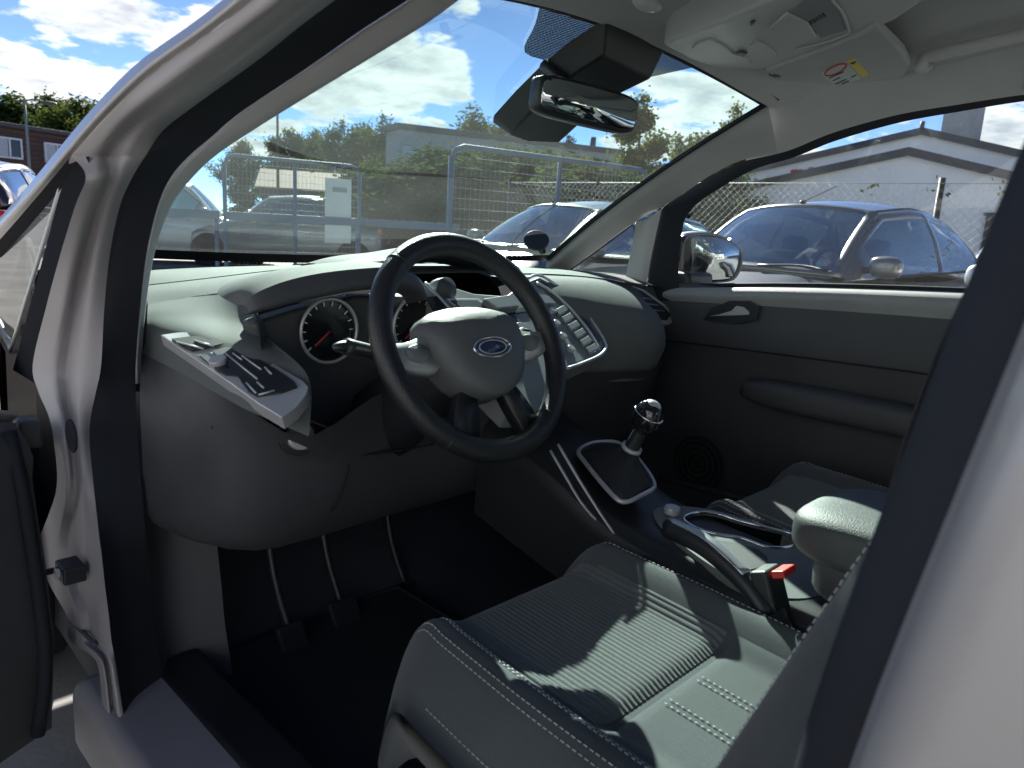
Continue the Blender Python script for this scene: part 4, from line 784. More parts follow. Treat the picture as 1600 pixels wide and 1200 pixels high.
def make_seat(cx, name):
    us = np.linspace(-.258, .258, 49); vs = np.concatenate([np.linspace(.20, .72, 20), np.linspace(.735, .832, 10)])
    V, Fc = grid(lambda u, v: (cx+u*shr(v), v, cush_z(u, v)), us, vs)
    n = len(us); m = len(vs); ring = [i for i in range(n)]+[j*n+n-1 for j in range(1, m)]+[(m-1)*n+i for i in range(n-2, -1, -1)]+[j*n for j in range(m-2, 0, -1)]
    b = len(V); 
    for i in ring: x, y, z = V[i]; V.append((cx+(x-cx)*.985, .5+(y-.5)*.985, z-.045))
    for i in ring: x, y, z = V[i]; V.append((cx+(x-cx)*.80, .5+(y-.5)*.80, .43))
    k = len(ring)
    for i in range(k):
        j = (i+1) % k; Fc.append((ring[i], ring[j], b+j, b+i)); Fc.append((b+i, b+j, b+k+j, b+k+i))
    seat = mesh_obj(name, V, Fc, FABRIC, car)
    x0, x1 = -.160, .160
    def edge(u, v, y0, y1, w=14): return .009*(1-abs(2*(u-x0)/(x1-x0)-1)**w)*(1-abs(2*(v-y0)/(y1-y0)-1)**w)
    nr = 34; us2 = np.linspace(x0, x1, nr*6+1)
    def rib(u, v):
        t = (u-x0)/(x1-x0)*nr; r = abs(math.sin(math.pi*t)); return (cx+u*(1-.10*ss(.5, .83, v)*0), v, cush_z(u, v)+edge(u, v, .478, .84, 20)+.0026*r**.6-.0006)
    V, Fc = grid(rib, us2, np.linspace(.478, .825, 30)); mesh_obj('ribbed_panel', V, Fc, FABRIB, seat)
    V, Fc = grid(lambda u, v: (cx+u, v, cush_z(u, v)+edge(u, v, .22, .468, 16)*.9), np.linspace(x0, x1, 40), np.linspace(.22, .468, 24)); mesh_obj('plain_panel', V, Fc, FABRIC, seat)
    for u in (-.045, -.033, .033, .045): stitch('stitching', [(cx+u, v, cush_z(u, v)+.0095) for v in np.linspace(.24, .46, 8)], seat)
    for u in (.212, .220, -.212, -.220): stitch('stitching', [(cx+u*shr(v), v, cush_z(u, v)+.001) for v in np.linspace(.24, .79, 14)], seat)
    for u in (-.176,  -.183): stitch('stitching', [(cx+u*shr(v), v, cush_z(u, v)+.001) for v in np.linspace(.24, .79, 14)], seat)
    stitch('stitching', [(cx-.250*shr(v), v, cush_z(-.250, v)+.0015) for v in np.linspace(.24, .70, 14)], seat)
    # backrest
    def bf(u, h):
        z = .56+.70*h; y = .285-.25*h-.03*h*h; a = abs(u); y += .075*ss(.12, .20, a)*(1-ss(.55, 1, h)*.8)*(1 if u*cx < 0 else .72)
        if a > .215: y -= .14*((a-.215)/.055)**2
        if h > .9: y -= .10*((h-.9)/.1)**2
        return (cx+u*(1-.18*ss(.6, 1, h)), y, z)
    hs = np.linspace(0, 1, 30); V, Fc = grid(bf, np.linspace(-.27, .27, 49), hs)
    n = 49; m = 30; ring = [i for i in range(n)]+[j*n+n-1 for j in range(1, m)]+[(m-1)*n+i for i in range(n-2, -1, -1)]+[j*n for j in range(m-2, 0, -1)]
    b = len(V); k = len(ring)
    for i in ring: x, y, z = V[i]; h = (z-.56)/.70; V.append((x, min(y-.02, .19-.25*h), z))
    for i in range(k): j = (i+1) % k; Fc.append((ring[i], ring[j], b+j, b+i))
    Fc.append(tuple(b+i for i in range(k)))
    br = mesh_obj('backrest', V, Fc, FABRIC, seat)
    for u in (.213, -.213): stitch('stitching', [tuple(np.array(bf(u, h))+np.array([0, .0012, .0004])) for h in np.linspace(.05, .85, 16)], br)
    hr = blob('head_restraint', (cx, -.005, 1.36), (.125, .05, .09), FABRIC, seat, e=(.6, .6))
    for s in (-.06, .06): tube('restraint_post', [(cx+s, -.01, 1.34), (cx+s, -.015, 1.22)], .007, CHROME, hr, seg=8)
    tube('seat_rail', [(cx-.2, .7, .31), (cx-.2, -.05, .31)], .018, BLACK, seat, seg=8); tube('seat_rail', [(cx+.2, .7, .31), (cx+.2, -.05, .31)], .018, BLACK, seat, seg=8)
    box('seat_frame', (cx, .38, .37), (.40, .52, .10), BLACK, seat, bevel=.02)
    return seat
make_seat(-.385, 'driver_seat')
make_seat(.405, 'passenger_seat')
box('rear_seat', (0, -.75, .55), (1.3, .5, .5), FABRIC, car, bevel=.06)
box('rear_seat_backrest', (0, -1.08, .85), (1.3, .16, .55), FABRIC, car, bevel=.05)

# ================================================================== outside: parked cars
def at_range(px, py, rng):
    v = ray(px, py); h = math.hypot(v[0], v[1]); return CAM + v*(rng/h)
CARPAINT = {}
def cpaint(col):
    if col not in CARPAINT: CARPAINT[col] = mat('car_paint_%d' % len(CARPAINT), col, .28, .3, var=.06, vscale=2, coat=.8)
    return CARPAINT[col]
LAMPG = mat('lamp_glass', (.55, .57, .58), .08, .4); TAILR = mat('tail_red', (.45, .015, .012), .15, coat=.5); INTER = mat('car_interior', (.035, .036, .04), .8); PLATE = mat('number_plate', (.7, .7, .68), .5)
UNDER = mat('underbody', (.012, .012, .013), .9)
def parked_car(label, loc, heading, col, L=3.7, W=1.65, H=1.48, kind='hatch', group='parked cars', aerial=False, cat='car'):
    r = thing('parked_car', label, cat, (loc[0], loc[1], 0), heading, group); pm = cpaint(col); hw = W/2
    nose = L/2
    if kind == 'hatch': cw, rt, rm, rr, rb, zc, zrb, tail = nose-.80, nose-1.52, nose-2.2, -L/2+.50, -L/2+.10, .98, 1.02, -L/2
    elif kind == 'suv': cw, rt, rm, rr, rb, zc, zrb, tail = nose-1.15, nose-1.75, nose-2.6, -L/2+.55, -L/2+.12, 1.05, 1.08, -L/2
    else: cw, rt, rm, rr, rb, zc, zrb, tail = nose-1.25, nose-2.0, nose-2.5, -L/2+1.15, -L/2+.55, .95, .98, -L/2
    rowsT = [(cw, zc, hw*.86, .24, .02), (rt, H-.055, hw*.70, .12, .05), (rm, H, hw*.72, .0, .06), (rr, H-.10, hw*.66, -.06, .05), (rb, zrb, hw*.80, -.10, .02)]
    def Trow(i, t): x, z, w_, bow, crown = rowsT[i]; return np.array([x-bow*t*t, w_*t, z-crown*t*t])
    def TT(u, t):
        i = min(3, int(u)); f = u-i
        if 1 <= u <= 3: return cr([Trow(1, t), Trow(2, t), Trow(3, t)], 41)[int(round((u-1)/2*40))]
        a, b = Trow(i, t), Trow(i+1, t); p = a*(1-f)+b*f; return p+np.array([0, 0, .035*4*f*(1-f)])
    us = [0, .06, .2, .4, .6, .8, .94, 1]+list(np.linspace(1.1, 2.9, 19))+[3, 3.08, 3.3, 3.5, 3.7, 3.92, 4]
    ts = [-1, -.90, -.6, -.3, 0, .3, .6, .90, 1]
    def belt(u):
        f = [0, .33, .58, .88, 1.0]; i = min(3, int(u)); g = f[i]+(f[i+1]-f[i])*(u-i)
        x = (cw-.20)+(rb+.10-(cw-.20))*g; return np.array([x, hw*(.97 if .15 < g < .9 else .90+.07*min(1, g/.15, (1-g)/.1)), zc-.04+(zrb-zc+.06)*g])
    def side(u, v, s): e = TT(u, 1); e = np.array([e[0], e[1], e[2]]); b = belt(u); p = e*(1-v)+b*v; p[1] += .03*math.sin(math.pi*v); return np.array([p[0], p[1]*s, p[2]])
    def shell(fn, A, B, skip, off=0.):
        V = [fn(a, b) for a in A for b in B]; n = len(B); F1 = []; F2 = []
        for i in range(len(A)-1):
            for j in range(n-1):
                q = (i*n+j, i*n+j+1, (i+1)*n+j+1, (i+1)*n+j); (F2 if skip((A[i]+A[i+1])/2, (B[j]+B[j+1])/2) else F1).append(q)
        return V, F1, F2
    V, F1, F2 = shell(TT, us, ts, lambda u, t: abs(t) < .90 and (.06 < u < .94 or 3.08 < u < 3.92))
    parts = [(V, F1)]; glassparts = [('windscreen' if True else '', V, [f for f in F2 if f[0] < 8*9]), ('rear_window', V, [f for f in F2 if f[0] >= 8*9])]
    usS = [0, .25, .45, .6, .8, 1.0, 1.3, 1.6, 1.9, 1.98, 2.08, 2.4, 2.7, 3.0, 3.25, 3.45, 3.7, 4.0]; vsS = [0, .13, .3, .5, .75, .95, 1.0]
    end = 3.0 if kind == 'sedan' else 3.25
    for s in (-1, 1):
        V, F1, F2 = shell(lambda u, v: side(u, v, s), usS, vsS, lambda u, v: .13 < v < .95 and (.45 < u < 1.98 or 2.08 < u < end)); parts.append((V, F1)); n = len(vsS)
        glassparts.append(('side_window', V, [f for f in F2 if f[0] < 9*n])); glassparts.append(('side_window', V, [f for f in F2 if f[0] >= 9*n]))
    # lower body
    st = [(nose, .55, .52, .66), (nose-.06, .66, .66, .80), (nose-.25, .76, .74, .93), (nose-.55, .86, .82, .99), (cw-.02, zc-.005, .90, 1.0), (0, zc-.02, .93, 1.0), (rb+.25, zrb-.02, .93, 1.0), (rb, zrb-.01, .88, .98), (tail+.05, zrb-.12 if kind != 'sedan' else zrb-.04, .80, .93), (tail, .70, .62, .84)]
    Vb = []; nb = 13
    for x, zt, zs, wf in st:
        w_ = hw*wf; half = [(0, zt), (w_*.55, zt-.012), (w_*.88, zt-.05), (w_*.985, min(zs, zt-.09)), (w_, .60), (w_*.985, .38), (w_*.90, .20)]
        prof = [(-y, z) for y, z in half[::-1][:-1]]+half
        Vb += [(x, y, z) for y, z in prof]
    Fb = [(i*nb+j, i*nb+j+1, (i+1)*nb+j+1, (i+1)*nb+j) for i in range(len(st)-1) for j in range(nb-1)]
    Fb = [f for f in Fb if not (4*nb <= f[0] < 6*nb and 4 <= f[0] % nb <= 7)]
    Fb += [tuple(range(nb)), tuple((len(st)-1)*nb+j for j in range(nb))]
    body = mesh_obj('body', Vb, Fb, pm, r, subsurf=0); md = body.modifiers.new('s', 'SUBSURF'); md.levels = 2; md.render_levels = 2
    V, Fc = join_data(parts); gh = mesh_obj('greenhouse', V, Fc, pm, r, solid=.012)
    for nm, V, Fc in glassparts: mesh_obj(nm, *compact(V, Fc), EXG, gh)
    mesh_obj('cabin_floor', [(cw, -hw*.85, .5), (cw, hw*.85, .5), (rb, hw*.85, .5), (rb, -hw*.85, .5)], [(0, 1, 2, 3)], INTER, r)
    dsh = blob('dashboard', (cw-.35, 0, zc-.10), (.28, hw*.82, .10), INTER, r, e=(.5, .6), nu=20, nv=10)
    for s in (-1, 1):
        st_ = blob('seat', (rt-.42, s*.36, .82), (.12, .25, .30), INTER, r, e=(.6, .6), nu=16, nv=10); blob('head_restraint', (rt-.55, s*.36, 1.17), (.05, .12, .07), INTER, st_, e=(.6, .6), nu=14, nv=8)
    tube('steering_wheel', [(rt-.02+.06*math.sin(a), .36+.18*math.cos(a), .98+.16*math.sin(a)) for a in np.linspace(0, 2*math.pi, 21)[:-1]], .014, INTER, r, closed=True, seg=6)
    # wheels in dark arches
    wb0, wb1 = nose-.68, tail+.62
    for x in (wb0, wb1):
        for s in (-1, 1):
            wheel(r, (x, s*(hw-.09), .30), (0, s, 0), .30, .19); disc('wheel_arch', (x, s*(hw-.012), .33), (0, s, 0), .36, .014, UNDER, r, seg=28, bevel=0)
    for s in (-1, 1):
        mc_ = np.array([cw-.42, s*(hw+.09), zc+.07]); mr2 = blob('door_mirror', mc_, (.07, .11, .075), pm, r, e=(.7, .7), nu=20, nv=12); box('mirror_foot', mc_+np.array([0, -s*.10, -.03]), (.06, .12, .04), BLACK, mr2, bevel=.008)
        blob('headlamp', (nose-.20, s*hw*.72, .70), (.16, .17, .085), LAMPG, r, e=(.8, .7), nu=18, nv=10)
        blob('tail_lamp', (tail+.10, s*hw*.84, .88), (.07, .08, .14), TAILR, r, e=(.6, .6), nu=14, nv=10)
        for x in (cw-1.15, cw-1.9): box('door_handle', (x, s*(hw+.006), zc-.13), (.16, .025, .03), pm, body, bevel=.008)
        tube('wiper', [(cw-.02-.1*(s*.3)**2, s*.42-.25, zc+.025), (cw-.10, s*.42+.05, zc+.045), (cw-.05, s*.42+.28, zc+.025)], .009, BLACK, r, n=8, seg=6)
        pts = [side(u, .985, s)+np.array([0, s*.006, 0]) for u in np.linspace(.45, 3.2, 16)]; tube('window_seal', pts, .009, RUBBER, gh, seg=6)
        pts = [TT(u, s*.965)+np.array([0, 0, .006]) for u in np.linspace(1.02, 2.98, 14)]; tube('roof_gutter', pts, .008, BLACK, gh, seg=6)
    box('grille', (nose+.004, 0, .52), (.03, hw*.9, .10), BLACK, body, bevel=.006); box('number_plate', (nose+.012, 0, .42), (.02, .5, .11), PLATE, body, bevel=.003); box('number_plate', (tail-.006, 0, .70), (.02, .5, .11), PLATE, body, bevel=.003)
    if aerial:
        q = TT(1.06, .0); ab = blob('aerial', q+np.array([0, 0, .012]), (.035, .018, .018), BLACK, r, nu=12, nv=8); tube('aerial_rod', [q+np.array([0, 0, .015]), q+np.array([-.45, 0, .17])], .004, BLACK, ab, seg=5)
    return r
def place(ant, heading, L, kind='hatch'):   # root position from where the front of the roof stands
    x0 = L/2-(1.52 if kind == 'hatch' else 1.75 if kind == 'suv' else 2.0); return (ant[0]-x0*math.cos(heading), ant[1]-x0*math.sin(heading))
HD = rad(172)
parked_car('grey small hatchback with roof aerial behind the passenger window', place((4.7, 2.72), HD, 3.45), HD, (.13, .135, .145), 3.45, 1.63, 1.53, aerial=True)
parked_car('dark green hatchback with sun glinting on its windscreen, beyond the steering wheel', place((4.5, 5.1), HD, 3.6), HD, (.10, .13, .125), 3.6, 1.66, 1.47)
parked_car('white car beside the grey hatchback, only its mirror and screen pillar showing', place((4.1, .22), rad(180), 3.7), rad(180), (.78, .79, .80), 3.7, 1.68, 1.50)
a = at_range(262, 300, 18.2); parked_car('silver people carrier behind the mesh panel, nose to the right', (a[0], a[1]), rad(-22), (.50, .51, .52), 4.5, 1.8, 1.72, 'suv')
a = at_range(455, 330, 17.5); parked_car('grey estate with red tail lamp behind the mesh panel', (a[0], a[1]), rad(135), (.22, .23, .24), 4.3, 1.8, 1.56, 'suv')
a = at_range(610, 345, 19.0); parked_car('dark saloon with a red tail lamp just left of the steering wheel', (a[0], a[1]), rad(150), (.16, .165, .17), 4.4, 1.8, 1.42, 'sedan')
a = at_range(-8, 290, 13.0); parked_car('dark sport utility car with red tail lamp left of the outer pillar', (a[0]-.1, a[1]+.6), rad(65), (.03, .025, .04), 4.4, 1.85, 1.68, 'suv')
a = at_range(1575, 385, 11.5); parked_car('blue car behind the chain-link fence at the right edge', (a[0]+.3, a[1]-.4), rad(185), (.05, .08, .16), 3.9, 1.7, 1.45)
parked_car('light blue car standing behind, seen in the passenger mirror', (2.3, -7.0), rad(100), (.32, .40, .48), 4.2, 1.78, 1.48)

# ================================================================== fences
BLUE = mat('blue_galvanised', (.055, .11, .20), .6, .0); GALV = mat('galvanised_wire', (.14, .17, .20), .6, .1); POSTM = mat('dark_post', (.03, .03, .032), .6); LB_ = mat('grey_print', (.30, .34, .36), .6); BOARD = mat('sign_white', (.62, .66, .68), .5, var=.05)
def fence_panel(label, a, b, top, rail=None, board=None):
    a = Vector((a[0], a[1], 0)); b = Vector((b[0], b[1], 0)); d = (b-a).normalized(); ln = (b-a).length; r = thing('mesh_fence_panel', label, 'fence', a, 0, 'blue framed mesh panels')
    f = lambda s, z: tuple(d*s+Vector((0, 0, z)))
    for s in (0, ln): tube('post', [f(s, 0), f(s, top-.10)], .03, BLUE, r, seg=10)
    tube('frame', [f(0, .12), f(0, top-.14), f(.04, top-.04), f(.14, top), f(ln-.14, top), f(ln-.04, top-.04), f(ln, top-.14), f(ln, .12)], .026, BLUE, r, seg=10)
    tube('bottom_rail', [f(0, .15), f(ln, .15)], .024, BLUE, r, seg=8)
    k = max(2, int(ln/1.1))
    for i in range(1, k): tube('post', [f(ln*i/k, .0), f(ln*i/k, top-.02)], .028, BLUE, r, seg=8)
    parts = [tube_data([f(.02, z), f(ln-.02, z)],   .0024, 4) for z in np.arange(.22, top-.05, .10)]+[tube_data([f(s, .16), f(s, top-.02)],   .0020, 4) for s in np.arange(.06, ln, .06)]
    V, Fc = join_data(parts); w_ = mesh_obj('wire_mesh', V, Fc, GALV, r); w_['kind'] = 'stuff'
    if rail: 
        V, Fc = box_data(tuple(d*(ln/2)+Vector((-d.y, d.x, 0))*-.06+Vector((0, 0, rail))), (ln, .05, .115), Matrix.Rotation(math.atan2(d.y, d.x), 3, 'Z')); mesh_obj('beam', V, Fc, BLUE, r, bevel=.008, smooth=False)
    for (s0, s1, z0, z1) in (board or []):
        V, Fc = box_data(tuple(d*((s0+s1)/2)+Vector((d.y, -d.x, 0))*.05+Vector((0, 0, (z0+z1)/2))), (s1-s0, .012, z1-z0), Matrix.Rotation(math.atan2(d.y, d.x), 3, 'Z')); nb_ = mesh_obj('notice_board', V, Fc, BOARD, r, smooth=False); V, Fc = box_data(tuple(d*((s0+s1)/2+.02)+Vector((d.y, -d.x, 0))*.060+Vector((0, 0, z1-.16))), ((s1-s0)*.55, .008, .07), Matrix.Rotation(math.atan2(d.y, d.x), 3, 'Z')); mesh_obj('board_print', V, Fc, LB_, nb_, smooth=False)
    return r
a = at_range(350, 250, 11.6); b = at_range(562, 268, 12.1)
fence_panel('low mesh fence panel with white notice board, left of the steering wheel', (a[0], a[1]), (b[0], b[1]), 1.92, 1.10, [(1.40, 1.80, .78, 1.72)])
a2 = at_range(706, 238, 7.75); b2 = at_range(1012, 276, 9.6)
fence_panel('tall blue framed panel with rounded corners behind the green hatchback', (a2[0], a2[1]), (b2[0], b2[1]), 1.92)
a3 = at_range(225, 335, 11.5); b3 = at_range(350, 340, 11.55); b4 = at_range(720, 352, 12.6)
bb = thing('barrier_beam', 'dark blue horizontal beam running behind the low mesh panel', 'barrier', (b[0], b[1], 0), 0)
for (p, q) in (((0, 0), (b4[0]-b[0], b4[1]-b[1])), ((a3[0]-b[0], a3[1]-b[1]), (a[0]-.06-b[0], a[1]-b[1]))):
    d = Vector((q[0]-p[0], q[1]-p[1], 0)); V, Fc = box_data(((p[0]+q[0])/2, (p[1]+q[1])/2+.05, 1.10), (d.length, .05, .115), Matrix.Rotation(math.atan2(d.y, d.x), 3, 'Z')); mesh_obj('beam', V, Fc, BLUE, bb, smooth=False)
    for f in (.02, .98): tube('post', [(p[0]+d.x*f, p[1]+d.y*f+.1, 0), (p[0]+d.x*f, p[1]+d.y*f+.1, 1.15)], .03, BLUE, bb, seg=8)
# chain link
cl = thing('chain_link_fence', 'chain-link fence with dark posts in front of the white gabled building', 'fence', (7.7, 2, 0), 0)
H_ = 1.86; y0, y1 = -5.5, 7.0; parts = []; step = .095
for k in np.arange(y0-H_, y1, step):
    for sgn in (1, -1):
        ya, yb = (k, k+H_) if sgn > 0 else (k+H_, k); za, zb = .05, H_
        lo, hi = min(ya, yb), max(ya, yb)
        if hi < y0 or lo > y1: continue
        def clip(ya, za, yb, zb):
            f = lambda y: za+(zb-za)*(y-ya)/(yb-ya); A, B = max(lo, y0), min(hi, y1); return (A, f(A)), (B, f(B))
        (A, zA), (B, zB) = clip(ya, za, yb, zb); parts.append(tube_data([(sgn*.003, A, zA), (sgn*.003, B, zB)], .0016, 4))
for z in (.08, .95, H_): parts.append(tube_data([(0, y0, z), (0, y1, z)], .0035, 4))
V, Fc = join_data(parts); wm_ = mesh_obj('wire_mesh', V, Fc, mat('chain_wire', (.16, .17, .18), .5, .3), cl); wm_['kind'] = 'stuff'
for y in (-5.5, -2.4, .62, 3.7, 7.0): tube('post', [(.04, y, 0), (.04, y, H_+.06)], .032, POSTM, cl, seg=10)

# ================================================================== buildings
CLAD = mat('white_cladding', (.90, .91, .92), .55, var=.05, vscale=1.0); VERGE = mat('dark_verge', (.06, .062, .068), .6); ROOFM = mat('roof_sheet', (.12, .12, .125), .7); CONC = mat('grey_concrete', (.32, .33, .34), .8, var=.15)
CHAIN = mat('chain_wire', (.16, .17, .18), .5, .3); DARKG = mat('dark_glass', (.02, .024, .028), .1); REDL = mat('red_letters', (.62, .07, .04), .5); SHUT = mat('dark_shutter', (.035, .037, .035), .5)
def gable(r, name, x0, x1, hw_, eave, apex, wallm, band=.16, over=.25):
    """gabled block: front at local x0 (faces -x), back at x1, ridge along x"""
    w_ = mesh_obj(name, [(x, y, z) for x in (x0, x1) for y, z in ((-hw_, 0), (hw_, 0), (hw_, eave), (0, apex), (-hw_, eave))], [(0, 1, 2, 3, 4), (9, 8, 7, 6, 5), (0, 5, 6, 1), (1, 6, 7, 2), (4, 9, 5, 0)], wallm, r, smooth=False)
    for s in (-1, 1):
        sl_ = (apex-eave)/hw_; ye = hw_+over; q = [(x0-.12, 0, apex+.02), (x0-.12, s*ye, apex+.02-sl_*ye), (x1+.1, s*ye, apex+.02-sl_*ye), (x1+.1, 0, apex+.02)]
        rf = mesh_obj('roof', q+[(x, y, z+.10) for x, y, z in q], [(0, 1, 2, 3), (7, 6, 5, 4), (0, 4, 5, 1), (1, 5, 6, 2), (2, 6, 7, 3), (3, 7, 4, 0)], ROOFM, r, smooth=False)
        v = [(x0-.17, 0, apex+.14), (x0-.17, s*ye, apex+.14-sl_*ye), (x0-.17, s*ye, apex+.14-band-sl_*ye), (x0-.17, 0, apex+.14-band)]
        mesh_obj('verge_board', v+[(x+.045, y, z) for x, y, z in v], [(0, 1, 2, 3), (7, 6, 5, 4), (0, 4, 5, 1), (1, 5, 6, 2), (2, 6, 7, 3), (3, 7, 4, 0)], VERGE, r, smooth=False)
    n = int(2*hw_/.5)
    for i in range(1, n):
        y = -hw_+2*hw_*i/n; zt = apex-(apex-eave)*abs(y)/hw_-.1
        box('panel_joint', (x0-.006, y, zt/2), (.012, .02, zt), CLAD, w_, bevel=0)
    return w_
c = at_range(1420, 240, 17.5); wb = thing('gabled_building', 'white gabled building with chimney and dark verges behind the chain-link fence', 'building', (c[0], c[1], 0), rad(15))
fw = gable(wb, 'front_wall', 0, 3.2, 4.35, 1.92, 2.98, CLAD)
bw = gable(wb, 'rear_wall', 3.25, 16, 5.4, 2.45, 3.78, CLAD)
ch = box('chimney', (7.2, -.75, 4.1), (.85, .95, 1.9), CONC, wb, bevel=.01); box('chimney_cap', (7.2, -.75, 5.09), (.95, 1.05, .08), VERGE, ch, bevel=.01)
so4 = box('service_door', (-.02, -2.35, .93), (.08, 1.7, 1.86), SHUT, wb, bevel=.01); box('door_frame', (-.035, -2.35, 1.90), (.09, 1.8, .06), VERGE, so4, bevel=.004); box('notice_plate', (-.075, -1.85, 1.48), (.02, .26, .16), mat('plate_green', (.16, .24, .22), .5), so4, bevel=.003)
gy, gz = 2.80, 2.74
tube('red_graffiti', [(3.235, gy-.56*u, gz+.24*v) for u, v in [(0, .55), (.10, .75), (.14, .2), (.04, -.1), (.16, .1), (.22, .8), (.30, .2), (.38, .85), (.46, .1), (.52, .75), (.60, .3), (.70, .45), (.76, .85), (.88, 1.0), (.98, .75), (.92, .4), (.80, .4), (.78, .75)]], .042, REDL, wb, seg=6, n=70, flat=1.0)
tube('finial', [(3.1, 0, 3.85), (3.1, 0, 4.05)], .05, VERGE, wb, seg=8)
# long grey hall behind the hedge
c = at_range(625, 222, 38); d_ = at_range(965, 238, 44); dd_ = Vector((d_[0]-c[0], d_[1]-c[1], 0)); ln = dd_.length
hall = thing('grey_hall', 'long flat-roofed grey hall rising behind the hedge', 'building', (c[0], c[1], 0), math.atan2(dd_.y, dd_.x))
hz = 5.35; box('wall', (ln/2, 1.0, hz/2), (ln, 2, hz), CONC, hall, bevel=.01); box('roof_edge', (ln/2, .95, hz+.10), (ln+.5, 2.5, .26), VERGE, hall, bevel=.01)
LB = mat('louvre_blue', (.36, .42, .48), .5); box('louvre_panel', (1.0, -.04, 3.4), (1.8, .08, 2.4), LB, hall, bevel=.01)
for k in range(9): box('louvre_slat', (1.0, -.11, 2.4+.24*k), (1.75, .08, .12), LB, hall, bevel=.005)
box('pale_panel', (3.2, -.04, 3.7), (2.2, .06, 1.8), mat('pale_panel', (.5, .53, .55), .6), hall, bevel=.01)
for k in range(5): wn = box('window', (6.5+2.9*k, -.03, 3.4), (1.6, .08, .9), DARKG, hall, bevel=.01); box('frame', (6.5+2.9*k, -.05, 2.92), (1.7, .12, .07), WHITE, wn, bevel=.005)
tube('vent_pipe', [(ln-1.0, 1, hz), (ln-1.0, 1, hz+.85)], .16, VERGE, hall, seg=12)
# small brown-roofed shed
c = at_range(535, 270, 44); shed = thing('low_shed', 'low shed with reddish roof beyond the mesh panel', 'building', (c[0], c[1], 0), rad(-34))
box('wall', (0, 0, 1.2), (8, 4, 2.4), VERGE, shed, bevel=.01); RT = mat('red_tile', (.26, .13, .10), .8, var=.3, vscale=4)
mesh_obj('roof', [(-4.3, -2.4, 2.35), (4.3, -2.4, 2.35), (4.3, 0, 3.35), (-4.3, 0, 3.35), (-4.3, 2.4, 2.35), (4.3, 2.4, 2.35)], [(0, 1, 2, 3), (3, 2, 5, 4)], RT, shed, smooth=False, solid=.12)
# brown timber building far left
def timber():
    m = mat('brown_timber', (.085, .045, .035), .8, var=.25, vscale=3); t = m.node_tree; b = t.nodes['Principled BSDF']; tcn = t.nodes.new('ShaderNodeTexCoord'); wv = t.nodes.new('ShaderNodeTexWave'); wv.bands_direction = 'Z'; wv.inputs['Scale'].default_value = 1.2; t.links.new(tcn.outputs['Object'], wv.inputs['Vector'])
    bp_ = t.nodes.new('ShaderNodeBump'); bp_.inputs['Strength'].default_value = 1; bp_.inputs['Distance'].default_value = .05; t.links.new(wv.outputs['Fac'], bp_.inputs['Height']); t.links.new(bp_.outputs[0], b.inputs['Normal']); return m
c = at_range(-120, 185, 50); d_ = at_range(190, 212, 58); dd_ = Vector((d_[0]-c[0], d_[1]-c[1], 0)); ln = dd_.length
tb = thing('timber_building', 'brown timber two-storey building with white windows at far left', 'building', (c[0], c[1], 0), math.atan2(dd_.y, dd_.x)); hz = 5.0
tw = box('wall', (ln/2, 5, hz/2), (ln, 10, hz), timber(), tb, bevel=.01); box('roof_edge', (ln/2, 5, hz+.09), (ln+.5, 10.5, .2), VERGE, tb, bevel=.01)
for zc_ in (1.75, 3.85):
    for k in range(int(ln/3.05)):
        x = 1.4+3.05*k; wn = box('window', (x, -.02, zc_), (1.5, .10, 1.0), DARKG, tb, bevel=.005)
        for (dx, dz, sx, sz) in ((0, .52, 1.62, .10), (0, -.52, 1.62, .10), (-.76, 0, .10, 1.06), (.76, 0, .10, 1.06), (.05, 0, .09, 1.0)): box('frame', (x+dx, -.07, zc_+dz), (sx, .10, sz), WHITE, wn, bevel=.004)
        box('pane', (x-.36, -.075, zc_), (.62, .01, .92), mat('pale_blind', (.45, .47, .5), .4), wn, bevel=0)
# building behind the car, seen in the interior mirror
rb_ = thing('shop_building', 'pale shop building with dark sign fascia, seen in the interior mirror', 'building', (5.2, -13, 0), 0); SAND = mat('sand_render', (.55, .53, .45), .8)
box('wall', (0, -3, 2.6), (22, 6, 5.2), SAND, rb_, bevel=.02); box('fascia', (-1.0, .06, 3.7), (7.5, .12, 1.1), SHUT, rb_, bevel=.01)
textm('sign_initial', 'X', .95, WHITE, rb_, frame((-3.4, .14, 3.72), (-1, 0, 0), (0, 0, 1)), .02)
for k in range(7): box('sign_letter', (-2.75+.42*k, .15, 3.60), (.26, .03, .34), WHITE, rb_, bevel=.06)
for k in range(5): wn = box('window', (-8+3.6*k, .03, 1.6), (2.2, .08, 1.7), DARKG, rb_, bevel=.01); box('frame', (-8+3.6*k, .06, 2.5), (2.4, .12, .10), WHITE, wn, bevel=.005)
lb_ = thing('pale_warehouse', 'long pale rendered building on the driver side, reflected in the quarter light', 'building', (-9.5, -1, 0), 0); PALE = mat('pale_render', (.58, .60, .62), .8, var=.06)
box('wall', (-3, 0, 2.9), (6, 34, 5.8), PALE, lb_, bevel=.02); box('roof_edge', (-2.9, 0, 5.9), (6.4, 34.4, .22), VERGE, lb_, bevel=.01)
for k in range(7): wn = box('window', (.02, -14+4.6*k, 3.6), (.08, 2.4, 1.3), DARKG, lb_, bevel=.01); box('frame', (.05, -14+4.6*k, 2.9), (.14, 2.6, .10), WHITE, wn, bevel=.005)
parked_car('white car parked along the pale building on the driver side', (-6.3, 7.5), rad(92), (.70, .72, .72), 4.0, 1.72, 1.5)
